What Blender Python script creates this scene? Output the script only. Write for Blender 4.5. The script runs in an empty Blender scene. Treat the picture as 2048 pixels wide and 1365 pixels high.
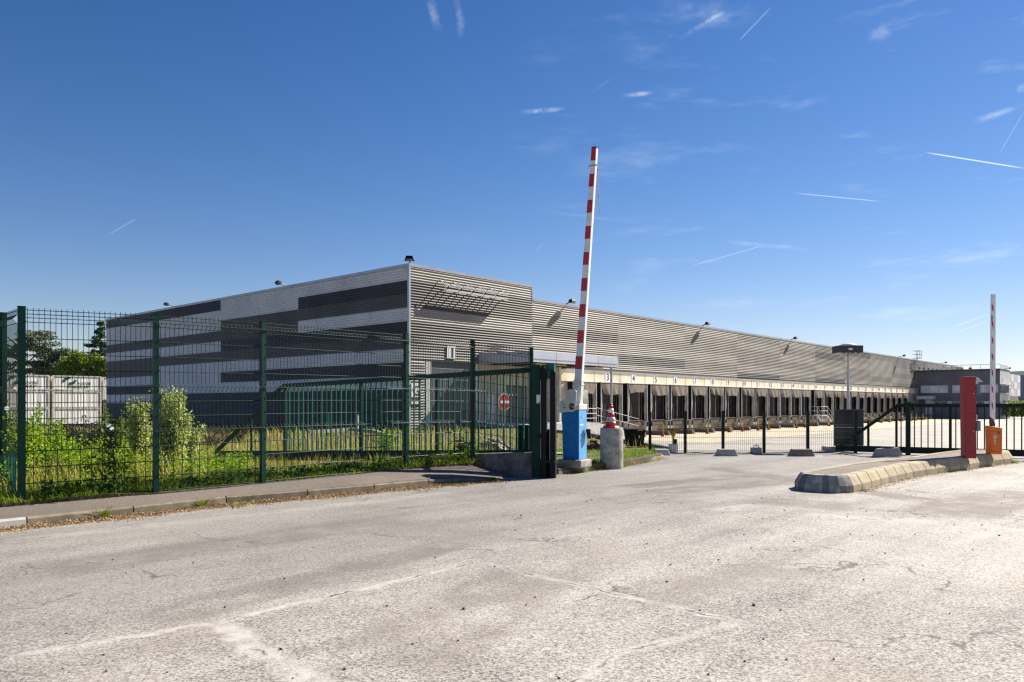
import bpy, bmesh, math, random
from mathutils import Vector, Matrix, Euler
rnd = random.Random(7)
SC = bpy.context.scene
COL = SC.collection
PI = math.pi
EYE = 1.4            # camera height above the road
FPX = 1532.0         # focal length in photo pixels

def at(px, py, Y):
    """photo pixel + distance -> point in the world"""
    return Vector(((px - 1024) / FPX * Y, Y, EYE - (py - 807) / FPX * Y))
def gx(px, Y): return (px - 1024) / FPX * Y
def sstep(t):
    t = max(0.0, min(1.0, t)); return t * t * (3 - 2 * t)
def lin(c):
    return tuple((x / 12.92 if x <= .04045 else ((x + .055) / 1.055) ** 2.4) for x in c)
def rgb(r, g, b): return lin((r / 255, g / 255, b / 255))

# ------------------------------------------------------------------ materials
class NT:
    def __init__(s, tree): s.t = tree
    def n(s, kind, **kw):
        nd = s.t.nodes.new(kind)
        for k, v in kw.items():
            if k in nd.inputs: nd.inputs[k].default_value = v
            else: setattr(nd, k, v)
        return nd
    def l(s, a, b): s.t.links.new(a, b)
    def math(s, op, a, b=None, clamp=False):
        nd = s.t.nodes.new('ShaderNodeMath'); nd.operation = op; nd.use_clamp = clamp
        for i, x in enumerate((a, b)):
            if x is None: continue
            if isinstance(x, (int, float)): nd.inputs[i].default_value = x
            else: s.l(x, nd.inputs[i])
        return nd.outputs[0]
    def mix(s, f, a, b, blend='MIX'):
        nd = s.t.nodes.new('ShaderNodeMix'); nd.data_type = 'RGBA'; nd.blend_type = blend
        for sock, x in ((nd.inputs[0], f), (nd.inputs[6], a), (nd.inputs[7], b)):
            if isinstance(x, (int, float)): sock.default_value = x
            elif isinstance(x, (tuple, list)): sock.default_value = tuple(x)[:3] + (1,)
            else: s.l(x, sock)
        return nd.outputs[2]
    def along(s, vec, rz, length, width):
        nd = s.t.nodes.new('ShaderNodeMapping'); nd.vector_type = 'TEXTURE'; nd.inputs['Scale'].default_value = (length, width, 1)
        nd.inputs['Rotation'].default_value = (0, 0, rz); s.l(vec, nd.inputs[0]); return nd.outputs[0]
    def ramp(s, f, lo, hi):
        nd = s.t.nodes.new('ShaderNodeMapRange'); nd.interpolation_type = 'SMOOTHSTEP'
        s.l(f, nd.inputs[0]); nd.inputs[1].default_value = lo; nd.inputs[2].default_value = hi
        return nd.outputs[0]
    def noise(s, scale, detail=3, vec=None, rough=.55):
        nd = s.t.nodes.new('ShaderNodeTexNoise'); nd.inputs['Scale'].default_value = scale
        nd.inputs['Detail'].default_value = detail; nd.inputs['Roughness'].default_value = rough
        if vec is not None: s.l(vec, nd.inputs['Vector'])
        return nd.outputs[0]
    def scaled(s, vec, sx, sy, sz, rz=0):
        nd = s.t.nodes.new('ShaderNodeMapping'); nd.inputs['Scale'].default_value = (sx, sy, sz)
        nd.inputs['Rotation'].default_value = (0, 0, rz)
        s.l(vec, nd.inputs[0]); return nd.outputs[0]

def new_mat(name):
    m = bpy.data.materials.new(name); m.use_nodes = True
    t = NT(m.node_tree); bs = m.node_tree.nodes['Principled BSDF']
    tc = t.n('ShaderNodeTexCoord')
    return m, t, bs, tc.outputs['Object']

def M(name, c, rough=.6, var=.25, scale=3.0, metal=0.0, bump=0.0, bscale=60, dirt=None, dirt_amt=.5, stretch=(1, 1, 1), spec=.5):
    m, t, bs, oc = new_mat(name)
    v = t.scaled(oc, *stretch)
    f = t.noise(scale, 5, v)
    c2 = tuple(x * (1 - var) for x in c); c1 = tuple(min(1, x * (1 + var * .6)) for x in c)
    col = t.mix(t.ramp(f, .3, .7), c2, c1)
    if dirt:
        g = t.noise(scale * 2.3, 6, v, .7)
        col = t.mix(t.math('MULTIPLY', t.ramp(g, .5, .68), dirt_amt), col, dirt)
    t.l(col, bs.inputs['Base Color'])
    bs.inputs['Roughness'].default_value = rough; bs.inputs['Metallic'].default_value = metal
    bs.inputs['Specular IOR Level'].default_value = spec
    if bump:
        b = t.n('ShaderNodeBump', Strength=bump, Distance=.01)
        t.l(t.noise(bscale, 4, oc), b.inputs['Height']); t.l(b.outputs[0], bs.inputs['Normal'])
    return m

def leafmat(name, cols, trans=.35, rough=.55):
    """leaf / blade material: hue differs from leaf to leaf"""
    m, t, bs, oc = new_mat(name)
    g = t.n('ShaderNodeNewGeometry')
    cr = t.n('ShaderNodeValToRGB')
    el = cr.color_ramp.elements
    el[0].color = cols[0] + (1,); el[-1].color = cols[-1] + (1,)
    for i, c in enumerate(cols[1:-1]):
        e = el.new((i + 1) / (len(cols) - 1)); e.color = c + (1,)
    f = t.math('ADD', t.math('MULTIPLY', g.outputs['Random Per Island'], .65), t.math('MULTIPLY', t.noise(1.3, 3, oc), .5))
    t.l(t.math('SUBTRACT', f, .08, True), cr.inputs[0])
    t.l(cr.outputs[0], bs.inputs['Base Color']); bs.inputs['Roughness'].default_value = rough
    bs.inputs['Specular IOR Level'].default_value = .3
    tr = t.n('ShaderNodeBsdfTranslucent'); t.l(t.mix(.5, cr.outputs[0], (.5, .55, .08), 'SOFT_LIGHT'), tr.inputs[0])
    mx = t.n('ShaderNodeMixShader'); mx.inputs[0].default_value = trans
    t.l(bs.outputs[0], mx.inputs[1]); t.l(tr.outputs[0], mx.inputs[2])
    t.l(mx.outputs[0], m.node_tree.nodes['Material Output'].inputs[0])
    return m

# ------------------------------------------------------------------ mesh builder
class MB:
    def __init__(s): s.v = []; s.f = []; s.m = []; s.cm = 0; s.X = None
    def mat(s, i): s.cm = i; return s
    def vert(s, p):
        p = Vector(p)
        if s.X is not None: p = s.X @ p
        s.v.append(p); return len(s.v) - 1
    def face(s, ids): s.f.append(tuple(ids)); s.m.append(s.cm)
    def poly(s, pts): s.face([s.vert(p) for p in pts])
    def hull8(s, b, t):
        """b, t: equal rings of bottom and top points"""
        n = len(b); i = [s.vert(p) for p in b]; j = [s.vert(p) for p in t]
        s.face(i[::-1]); s.face(j)
        for k in range(n):
            q = (k + 1) % n; s.face((i[k], i[q], j[q], j[k]))
    def box(s, x0, x1, y0, y1, z0, z1):
        s.hull8([(x0, y0, z0), (x1, y0, z0), (x1, y1, z0), (x0, y1, z0)],
                [(x0, y0, z1), (x1, y0, z1), (x1, y1, z1), (x0, y1, z1)])
    def beam(s, p, q, w, h, up=(0, 0, 1)):
        p, q = Vector(p), Vector(q); d = (q - p).normalized(); up = Vector(up)
        if abs(d.dot(up)) > .98: up = Vector((0, 1, 0)) if abs(d.z) > .9 else Vector((0, 0, 1))
        a = d.cross(up).normalized() * (w / 2); b = a.cross(d).normalized() * (h / 2)
        s.hull8([p - a - b, p + a - b, p + a + b, p - a + b], [q - a - b, q + a - b, q + a + b, q - a + b])
    def tube(s, pts, r, n=6, cap=True):
        pts = [Vector(p) for p in pts]; rings = []
        for k, p in enumerate(pts):
            d = (pts[min(k + 1, len(pts) - 1)] - pts[max(k - 1, 0)]).normalized()
            up = Vector((0, 0, 1)) if abs(d.z) < .9 else Vector((1, 0, 0))
            a = d.cross(up).normalized(); b = a.cross(d).normalized()
            rr = r[k] if isinstance(r, (list, tuple)) else r
            rings.append([s.vert(p + (a * math.cos(2 * PI * i / n) + b * math.sin(2 * PI * i / n)) * rr) for i in range(n)])
        for a, b in zip(rings, rings[1:]):
            for i in range(n):
                j = (i + 1) % n; s.face((a[i], b[i], b[j], a[j]))
        if cap: s.face(rings[0]); s.face(rings[-1][::-1])
    def lathe(s, prof, n=24, c=(0, 0, 0)):
        rings = [[s.vert((c[0] + r * math.cos(2 * PI * i / n), c[1] + r * math.sin(2 * PI * i / n), c[2] + z)) for i in range(n)] for r, z in prof]
        for a, b in zip(rings, rings[1:]):
            for i in range(n):
                j = (i + 1) % n; s.face((a[i], a[j], b[j], b[i]))
        s.face(rings[0][::-1]); s.face(rings[-1])
    def prism(s, pts, axis, a, b):
        """2D outline extruded along an axis: 'x' (y,z) 'y' (x,z) 'z' (x,y)"""
        def P(p, k): return {'x': (k, p[0], p[1]), 'y': (p[0], k, p[1]), 'z': (p[0], p[1], k)}[axis]
        s.hull8([P(p, a) for p in pts], [P(p, b) for p in pts])
    def grid(s, P, nu, nv):
        ids = [[s.vert(P(i / nu, j / nv)) for j in range(nv + 1)] for i in range(nu + 1)]
        for i in range(nu):
            for j in range(nv): s.face((ids[i][j], ids[i + 1][j], ids[i + 1][j + 1], ids[i][j + 1]))
    def sweep(s, prof, path, closed=False):
        """prof: (offset to the left, z) ; path: list of (x,y,z)"""
        path = [Vector(p) for p in path]; rings = []; n = len(path)
        for k, p in enumerate(path):
            a = path[(k - 1) % n] if closed else path[max(k - 1, 0)]
            b = path[(k + 1) % n] if closed else path[min(k + 1, n - 1)]
            d1 = (p - a); d2 = (b - p); d1.z = d2.z = 0
            if d1.length < 1e-6: d1 = d2
            if d2.length < 1e-6: d2 = d1
            d1.normalize(); d2.normalize(); d = (d1 + d2).normalized()
            nl = Vector((-d.y, d.x, 0)); sc = 1 / max(.5, nl.dot(Vector((-d1.y, d1.x, 0))))
            rings.append([s.vert(p + nl * (o * sc) + Vector((0, 0, z))) for o, z in prof])
        m = len(prof)
        for a, b in (zip(rings, rings[1:] + rings[:1]) if closed else zip(rings, rings[1:])):
            for i in range(m - 1): s.face((a[i], b[i], b[i + 1], a[i + 1]))
        if not closed: s.face(rings[0]); s.face(rings[-1][::-1])
    def text(s, txt, h, frame, cx=True):
        """flat letters; frame maps (x, y, 0) to the surface"""
        V, F, w = TEXT[txt]
        ids = []
        for x, y in V: ids.append(s.vert(frame @ Vector(((x - (w / 2 if cx else 0)) * h, y * h, 0))))
        for f in F: s.face([ids[i] for i in f])
    def build(s, name, mats, parent=None, smooth=False, bevel=0, weld=False):
        me = bpy.data.meshes.new(name)
        me.from_pydata([tuple(v) for v in s.v], [], s.f)
        for m in (mats if isinstance(mats, (list, tuple)) else [mats]): me.materials.append(m)
        me.polygons.foreach_set('material_index', s.m)
        if smooth: me.polygons.foreach_set('use_smooth', [True] * len(me.polygons))
        me.update()
        if len(s.f) < 4000:
            bm = bmesh.new(); bm.from_mesh(me)
            if weld: bmesh.ops.remove_doubles(bm, verts=bm.verts, dist=1e-5)
            if not getattr(s, 'keepn', False): bmesh.ops.recalc_face_normals(bm, faces=bm.faces)
            bm.to_mesh(me); bm.free()
        o = bpy.data.objects.new(name, me); COL.objects.link(o)
        if parent: o.parent = parent
        if bevel:
            b = o.modifiers.new('Bevel', 'BEVEL'); b.width = bevel; b.segments = 2; b.limit_method = 'ANGLE'
        return o

LABELS = {}
def tag(o, label, cat, group=None, kind=None):
    o['label'] = label; o['category'] = cat
    if group: o['group'] = group
    if kind: o['kind'] = kind
    if label in LABELS: print('DUPLICATE LABEL', label)
    LABELS[label] = o
    return o
def struct(o): o['kind'] = 'structure'; return o
def empty(name, loc=(0, 0, 0), rz=0.0):
    o = bpy.data.objects.new(name, None); COL.objects.link(o)
    o.location = loc; o.rotation_euler = (0, 0, rz); o.empty_display_size = .1
    return o
def copy_tree(o, parent=None):
    c = o.copy(); COL.objects.link(c)
    if parent: c.parent = parent
    for ch in list(o.children): copy_tree(ch, c)
    return c

# ------------------------------------------------------------------ lettering
TEXT = {}
def load_text(strings):
    for st in strings:
        cu = bpy.data.curves.new('lettering', 'FONT'); cu.body = st; cu.size = 1.0; cu.resolution_u = 3
        cu.fill_mode = 'FRONT'; cu.offset = .022
        ob = bpy.data.objects.new('lettering', cu); COL.objects.link(ob)
        bpy.context.view_layer.update()
        ev = ob.evaluated_get(bpy.context.evaluated_depsgraph_get()); me = ev.to_mesh()
        V = [(v.co.x, v.co.y) for v in me.vertices]; F = [tuple(p.vertices) for p in me.polygons]
        TEXT[st] = (V, F, max((x for x, y in V), default=0))
        ev.to_mesh_clear(); bpy.data.objects.remove(ob); bpy.data.curves.remove(cu)
load_text([str(i) for i in range(1, 29)] + ['G', 'VOUTRÉ', 'DOUILLEVRET', 'ECA', 'QUAI'])

# ------------------------------------------------------------------ camera, light, sky
cam = bpy.data.cameras.new('camera'); co = bpy.data.objects.new('camera', cam); COL.objects.link(co)
co.location = (0, 0, EYE); co.rotation_euler = (PI / 2, 0, 0)
cam.sensor_width = 36; cam.lens = FPX / 2048 * 36; cam.shift_y = (807 - 682.5) / 2048
cam.clip_start = .05; cam.clip_end = 5000
SC.camera = co
SUN_EL = math.radians(40); SUN_AZ = math.atan2(.84, .543)      # azimuth measured from +Y towards +X
S = Vector((math.sin(SUN_AZ) * math.cos(SUN_EL), math.cos(SUN_AZ) * math.cos(SUN_EL), math.sin(SUN_EL)))
sl = bpy.data.lights.new('sun', 'SUN'); sl.energy = 5.0; sl.angle = math.radians(.53); sl.color = (1, .925, .81)
so = bpy.data.objects.new('sun', sl); COL.objects.link(so); so.rotation_euler = (-S).to_track_quat('-Z', 'Y').to_euler()
so.location = (40, 30, 60)

W = bpy.data.worlds.new('World'); SC.world = W; W.use_nodes = True
wt = NT(W.node_tree); bg = W.node_tree.nodes['Background']
sky = wt.n('ShaderNodeTexSky'); sky.sky_type = 'NISHITA'; sky.sun_disc = False
sky.sun_elevation = SUN_EL; sky.sun_rotation = SUN_AZ; sky.air_density = 1.0; sky.dust_density = .05; sky.ozone_density = 4.0; sky.altitude = 100
dirv = wt.n('ShaderNodeTexCoord').outputs['Generated']
def pxdir(px, py): return Vector(((px - 1024) / FPX, 1, -(py - 807) / FPX)).normalized()
def vdot(v):
    nd = wt.n('ShaderNodeVectorMath'); nd.operation = 'DOT_PRODUCT'; wt.l(dirv, nd.inputs[0]); nd.inputs[1].default_value = v
    return nd.outputs['Value']
wob = wt.math('SUBTRACT', wt.noise(60, 4, dirv), .5)
puff = wt.ramp(wt.noise(45, 5, dirv, .65), .30, .72)
cloud = None
for (x0, y0, x1, y1, w, k, fl) in [
    (1842, 304, 2060, 339, 1.8, 1.6, 0), (1583, 386, 1768, 404, 1.4, .9, 0), (1373, 535, 1546, 486, 1.3, .6, 0),
    (1352, 82, 1475, 8, 6, .75, 1), (1475, 85, 1545, 12, 2.6, .35, 0), (860, -10, 878, 70, 9, .5, 1), (911, -10, 925, 80, 8, .45, 1),
    (1032, 227, 1136, 216, 5, .75, 1), (1236, 194, 1312, 184, 5, .7, 1), (213, 472, 276, 436, 1.8, .28, 0),
    (1940, 246, 2060, 205, 6, .6, 1), (1998, 310, 2050, 220, 1.8, .3, 0), (1425, 481, 1640, 502, 5, .3, 1),
    (1905, 655, 1975, 630, 2, .45, 0), (1912, 666, 1982, 640, 2, .4, 0), (1176, 190, 1232, 150, 2.5, .22, 1), (1730, 70, 1790, 64, 14, .4, 1),
    (1072, 505, 1086, 485, 1.2, .3, 0), (1070, 420, 1300, 450, 4, .16, 1), (1540, 40, 1300, 10, 22, .22, 1), (2030, 178, 2060, 172, 8, .7, 1)]:
    a, b = pxdir(x0, y0), pxdir(x1, y1); n = a.cross(b).normalized(); md = (a + b).normalized(); tg = n.cross(md)
    half = math.asin(min(1, (b - a).length / 2))
    d = vdot(n)
    if fl: d = wt.math('ADD', d, wt.math('MULTIPLY', wob, w * 1.6 / FPX))
    across = wt.ramp(wt.math('ABSOLUTE', d), (w * 1.2 if fl else w * .85) / FPX, 0)
    along = wt.ramp(wt.math('ABSOLUTE', vdot(tg)), half, half * (.25 if fl else .6))
    v = wt.math('MULTIPLY', wt.math('MULTIPLY', across, along), k * .40)
    if fl: v = wt.math('MULTIPLY', v, puff)
    cloud = v if cloud is None else wt.math('MAXIMUM', cloud, v)
# faint cirrus, stronger low in the east
cv = wt.scaled(dirv, 5, 5, 22)
cir = wt.ramp(wt.noise(1.6, 7, cv, .62), .54, .82)
cir = wt.math('MULTIPLY', cir, wt.math('MULTIPLY', wt.ramp(vdot((.8, .5, .1)), .35, 1.0), .26))
cloud = wt.math('ADD', cloud, cir, True)
hs = wt.n('ShaderNodeHueSaturation', Saturation=1.25, Value=1.0)
# deep, contrasty air: a gamma on the sky's own radiance
k_ = .121
v1 = wt.mix(1.0, sky.outputs[0], (k_, k_, k_), 'MULTIPLY')
gm = wt.n('ShaderNodeGamma', Gamma=1.34); wt.l(v1, gm.inputs[0])
def vm(op, a, b):
    nd = wt.n('ShaderNodeVectorMath'); nd.operation = op
    for i, x in enumerate((a, b)):
        if isinstance(x, tuple): nd.inputs[i].default_value = x
        else: wt.l(x, nd.inputs[i])
    return nd.outputs[0]
v2 = vm('MULTIPLY', gm.outputs[0], (1.34, 1.0, .90))
v2 = vm('DIVIDE', vm('MULTIPLY', v2, (1.09, 1.12, 1.12)), vm('ADD', vm('MULTIPLY', v2, (.72, .62, .44)), (1.0, 1.0, 1.0)))   # bright low sky rolls off gently
v2 = vm('MULTIPLY', v2, (1 / k_, 1 / k_, 1 / k_))
wt.l(v2, hs.inputs['Color'])
wt.l(wt.mix(cloud, hs.outputs[0], (8.6, 9.0, 9.6)), bg.inputs['Color'])
bg.inputs['Strength'].default_value = .077
SC.view_settings.view_transform = 'Standard'; SC.view_settings.look = 'None'
SC.view_settings.exposure = 1.0; SC.view_settings.gamma = 1.0
SC.cycles.filter_width = 1.3
# ------------------------------------------------------------------ materials used
GREEN = M('green_powder_coat', (.004, .040, .027), .5, .2, 4, spec=.2)
GREEN2 = M('faded_green_paint', (.016, .115, .076), .5, .25, 6, spec=.25)
DKGREEN = M('dark_green_paint', (.006, .018, .013), .5, .3, 4, spec=.2)
WIRE = M('green_wire', (.005, .028, .020), .5, .1, 4, spec=.3)
BLACK = M('black_rubber', (.012, .011, .012), .6, .3, 5, spec=.2)
GALV = M('galvanised_steel', (.42, .43, .45), .4, .2, 6, metal=.6)
LSTEEL = M('light_grey_steel', (.5, .5, .5), .5, .15, 5)
CONC = M('weathered_concrete', (.36, .33, .28), .85, .35, 5, bump=.5, bscale=50, dirt=(.10, .085, .07), dirt_amt=.6)
CONCD = M('stained_concrete', (.16, .14, .125), .9, .4, 4, bump=.5, bscale=40, dirt=(.05, .045, .04), dirt_amt=.7)
CONCL = M('pale_concrete', (.55, .53, .49), .85, .2, 3, bump=.3, bscale=50, dirt=(.3, .27, .22), dirt_amt=.4)
CREAM = M('cream_concrete_band', (.76, .67, .50), .8, .12, .5, dirt=(.42, .36, .28), dirt_amt=.35, stretch=(1, 1, .3))
DOCKW = M('dock_wall_concrete', (.42, .38, .32), .85, .25, 1, dirt=(.16, .14, .12), dirt_amt=.6, stretch=(1, 1, .2))
WHITE = M('white_paint', (.78, .78, .77), .4, .06, 6, dirt=(.50, .46, .40), dirt_amt=.35)
OFFWH = M('off_white_plastic', (.70, .69, .64), .45, .1, 6, dirt=(.35, .3, .22), dirt_amt=.3)
RED = M('red_paint', (.50, .018, .018), .4, .2, 8)
REDTAPE = M('red_reflective_band', (.48, .018, .022), .35, .15, 8, dirt=(.25, .02, .02), dirt_amt=.4)
DRED = M('dark_red_metal', (.32, .014, .02), .45, .2, 30, dirt=(.18, .015, .018), dirt_amt=.5)
ORANGE = M('orange_paint', (.80, .16, .006), .45, .15, 6, dirt=(.45, .09, .01), dirt_amt=.5)
YELLOW = M('yellow_paint', (.62, .38, .02), .5, .2, 5)
BLUE = M('blue_paint', (.010, .19, .58), .45, .2, 9, dirt=(.02, .10, .28), dirt_amt=.45)
BLUE_SUNLIT = M('sunlit_blue_paint', (.14, .42, .74), .42, .1, 8)  # cabinet blue brightened in colour for the sun on its right side
INK = M('black_ink', (.02, .02, .02), .6, .1, 5)
NAVY = M('dark_glass', (.02, .022, .03), .12, .2, 3)
GLASS = M('window_glass', (.16, .18, .21), .12, .5, .6)
PANELL = M('silver_cladding', (.72, .705, .71), .5, .08, .4, metal=.1, dirt=(.36, .33, .29), dirt_amt=.25)  # tone raised to lift the shade on the end wall
FRONTL = M('front_silver_cladding', (.215, .195, .165), .55, .14, .35, dirt=(.13, .11, .09), dirt_amt=.35, spec=.2)  # front copies of the cladding, toned down for the sun on them
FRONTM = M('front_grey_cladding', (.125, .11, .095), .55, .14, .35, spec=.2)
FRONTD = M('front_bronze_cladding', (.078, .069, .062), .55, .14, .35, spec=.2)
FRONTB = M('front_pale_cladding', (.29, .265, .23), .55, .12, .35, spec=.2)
PANELD = M('anthracite_cladding', (.068, .063, .072), .5, .2, .4, spec=.3)  # likewise lightened against the shade of the end wall
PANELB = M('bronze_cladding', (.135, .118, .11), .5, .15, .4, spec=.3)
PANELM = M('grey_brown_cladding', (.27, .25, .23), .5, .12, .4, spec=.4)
TRIM = M('parapet_trim', (.42, .43, .46), .35, .1, 1, metal=.3)
DARKTRIM = M('dark_trim', (.04, .04, .045), .5, .2, 2)
CANOPY = M('canopy_metal', (.52, .54, .60), .4, .1, 1, metal=.1)
GDOOR = M('grey_door', (.085, .09, .105), .5, .15, 1)
FLAP = M('shelter_canvas', (.20, .158, .125), .8, .4, 2.5, dirt=(.07, .06, .055), dirt_amt=.6, stretch=(1, 1, .4))
FLAPL = M('shelter_side_canvas', (.27, .245, .21), .8, .35, 2.5, dirt=(.10, .09, .08), dirt_amt=.6, stretch=(1, 1, .3))
RUST = M('rusty_steel', (.13, .075, .05), .8, .5, 4, dirt=(.04, .03, .025), dirt_amt=.6)
DKIN = M('dark_door', (.030, .026, .032), .85, .4, 1.5, spec=.05)
DKIN2 = M('dark_sheet_door', (.05, .046, .05), .8, .4, 1.2, spec=.08)
TIMBER = M('old_timber', (.16, .11, .075), .85, .45, 3, stretch=(1, 8, 8))
SOLAR = M('solar_cells', (.028, .026, .036), .2, .3, 6)
BARK = M('bark', (.09, .065, .045), .9, .4, 6)
DEADW = M('dead_twig', (.085, .06, .045), .9, .4, 6)
GRASSM = leafmat('green_grass_blade', [(.05, .12, .006), (.12, .23, .010), (.22, .30, .018), (.32, .30, .04)], .45)
DRYM = leafmat('dry_grass_blade', [(.22, .15, .04), (.42, .31, .09), (.55, .45, .18), (.28, .28, .05)], .4)
WEEDM = leafmat('weed_leaf', [(.069, .166, .011), (.179, .331, .016), (.359, .483, .028), (.524, .524, .055)], .45)
BUSHM = leafmat('silvery_shrub_leaf', [(.380, .430, .101), (.253, .316, .089), (.455, .506, .177), (.632, .658, .304), (.784, .784, .455)], .4)
VINEM = leafmat('vine_leaf', [(.02, .05, .008), (.04, .085, .010), (.07, .12, .014)], .3)
SHRUBD = leafmat('dark_shrub_leaf', [(.012, .016, .008), (.03, .028, .014), (.05, .04, .022)], .15)
CEDARM = leafmat('cedar_needles', [(.067, .104, .061), (.152, .189, .109), (.288, .304, .166)], .15)
SPRUCEM = leafmat('spruce_needles', [(.027, .060, .038), (.065, .114, .065), (.121, .176, .091)], .12)
DECIDM = leafmat('broadleaf_leaf', [(.056, .122, .011), (.150, .244, .019), (.300, .356, .030), (.375, .375, .056)], .35)
HEDGEM = leafmat('bright_hedge_leaf', [(.10, .15, .008), (.20, .26, .015), (.30, .34, .03)], .4)
FARTREE = leafmat('far_wood_leaf', [(.042, .070, .028), (.070, .105, .042), (.112, .140, .063)], .2)
FLOWER = leafmat('white_petal', [(.8, .8, .78), (.85, .85, .84)], .3)
LITTER = leafmat('dry_litter', [(.11, .06, .03), (.27, .15, .07), (.38, .25, .12), (.46, .36, .22), (.20, .10, .05)], .15)
ROCK = M('rubble_stone', (.38, .33, .25), .9, .5, 7, bump=.6, bscale=25)

def asphalt(name, lo, hi, tint=(1, 1, 1), lines=(), patches=(), wear=0, split=False, spk=84.0, streak_rot=0.0, rough=.72):
    m, t, bs, oc = new_mat(name)
    vor = t.n('ShaderNodeTexVoronoi'); vor.inputs['Scale'].default_value = spk; t.l(oc, vor.inputs['Vector'])
    sep = t.n('ShaderNodeSeparateColor'); t.l(vor.outputs['Color'], sep.inputs[0])
    fine = t.noise(spk * .55, 4, oc, .7)
    f = t.math('ADD', t.math('MULTIPLY', t.math('POWER', sep.outputs[0], .8), .75), t.math('MULTIPLY', fine, .45))
    pit = t.ramp(t.noise(spk * .5, 2, oc), .39, .31)                       # dark pits between the stones
    big = t.noise(.35, 5, oc, .6); med = t.noise(2.1, 5, oc, .65)
    st = t.noise(1.0, 5, t.along(oc, streak_rot, 7.0, .62), .6)        # wear along the driving direction
    f = t.math('ADD', f, t.math('MULTIPLY', t.math('SUBTRACT', big, .5), .8))
    f = t.math('ADD', f, t.math('MULTIPLY', t.math('SUBTRACT', med, .5), .35))
    f = t.math('ADD', f, t.math('MULTIPLY', t.math('SUBTRACT', st, .5), .9))
    col = t.mix(t.math('SUBTRACT', f, .12, True), tuple(lo * x for x in tint), tuple(hi * x for x in tint))
    warm = t.ramp(t.noise(.8, 4, oc), .5, .75)
    col = t.mix(t.math('MULTIPLY', warm, .35), col, (.30, .235, .165))
    col = t.mix(t.math('MULTIPLY', pit, .8), col, (.045, .04, .037))
    if split:                                                             # thin branching cracks here and there
        cv_ = t.n('ShaderNodeTexVoronoi'); cv_.feature = 'DISTANCE_TO_EDGE'; cv_.inputs['Scale'].default_value = .55
        wv = t.n('ShaderNodeVectorMath'); wv.operation = 'ADD'; t.l(oc, wv.inputs[0])
        nc = t.n('ShaderNodeTexNoise'); nc.inputs['Scale'].default_value = 2.2; nc.inputs['Detail'].default_value = 5; t.l(oc, nc.inputs['Vector'])
        t.l(nc.outputs['Color'], wv.inputs[1]); t.l(wv.outputs[0], cv_.inputs['Vector'])
        ck = t.math('MULTIPLY', t.ramp(cv_.outputs['Distance'], .012, .003), t.ramp(t.noise(.5, 3, oc), .50, .58))
        col = t.mix(t.math('MULTIPLY', ck, .75), col, (.06, .05, .04))
    sx = t.n('ShaderNodeSeparateXYZ'); t.l(oc, sx.inputs[0])
    wn = t.math('SUBTRACT', t.noise(3.5, 5, oc, .7), .5)
    def seg(p, q):
        dx, dy = q[0] - p[0], q[1] - p[1]; L = math.hypot(dx, dy); dx /= L; dy /= L
        ax = t.math('SUBTRACT', sx.outputs[0], (p[0] + q[0]) / 2); ay = t.math('SUBTRACT', sx.outputs[1], (p[1] + q[1]) / 2)
        al = t.math('ABSOLUTE', t.math('ADD', t.math('MULTIPLY', ax, dx), t.math('MULTIPLY', ay, dy)))
        ac = t.math('ABSOLUTE', t.math('ADD', t.math('MULTIPLY', ax, -dy), t.math('ADD', t.math('MULTIPLY', ay, dx), t.math('MULTIPLY', wn, .22))))
        return al, ac, L / 2
    if split:                                                             # darker tone on the left half of the road
        sd = t.math('ADD', t.math('MULTIPLY', t.math('SUBTRACT', sx.outputs[0], -.6), .75), t.math('MULTIPLY', t.math('SUBTRACT', sx.outputs[1], 6.7), -.66))
        sd = t.math('ADD', sd, t.math('MULTIPLY', wn, 1.5))
        col = t.mix(t.math('MULTIPLY', t.ramp(sd, 1.6, -1.8), .42), col, (.13, .122, .112))
    smooth = None
    for (p, q, w, k) in lines:                                            # mortar-like repair strips
        al, ac, h = seg(p, q)
        v = t.math('MULTIPLY', t.ramp(ac, w * 1.25, w * .35), t.ramp(al, h + .05, h - .1))
        v = t.math('MULTIPLY', t.math('MULTIPLY', v, k * .85), t.ramp(t.noise(1.3, 6, oc, .75), .28, .58))
        smooth = v if smooth is None else t.math('MAXIMUM', smooth, v)
        crack = t.math('MULTIPLY', t.ramp(ac, .016, .005), t.ramp(al, h, h - .1))
        crack = t.math('MULTIPLY', crack, t.ramp(t.noise(2.0, 3, oc), .47, .6))
        col = t.mix(t.math('MULTIPLY', v, .92), col, t.mix(t.ramp(t.noise(7, 6, oc, .7), .35, .65), (.42, .39, .355), (.62, .585, .54)))
        col = t.mix(t.math('MULTIPLY', crack, .8), col, (.05, .04, .03))
    for (p, q, w, c, k) in patches:                                       # stains and darker resurfaced patches
        al, ac, h = seg(p, q)
        v = t.math('MULTIPLY', t.ramp(ac, w * 1.25, w * .75), t.ramp(al, h + .25, h - .25))
        v = t.math('MULTIPLY', v, t.math('MULTIPLY', t.ramp(t.noise(1.7, 6, oc, .7), .3, .6), k))
        col = t.mix(v, col, c)
    t.l(col, bs.inputs['Base Color']); bs.inputs['Roughness'].default_value = rough
    bs.inputs['Specular IOR Level'].default_value = .35
    b = t.n('ShaderNodeBump', Strength=.75, Distance=.006); t.l(f, b.inputs['Height']); t.l(b.outputs[0], bs.inputs['Normal'])
    return m
def G(px, py, z=0.0):
    Y = (EYE - z) * FPX / (py - 807); return ((px - 1024) / FPX * Y, Y)
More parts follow.
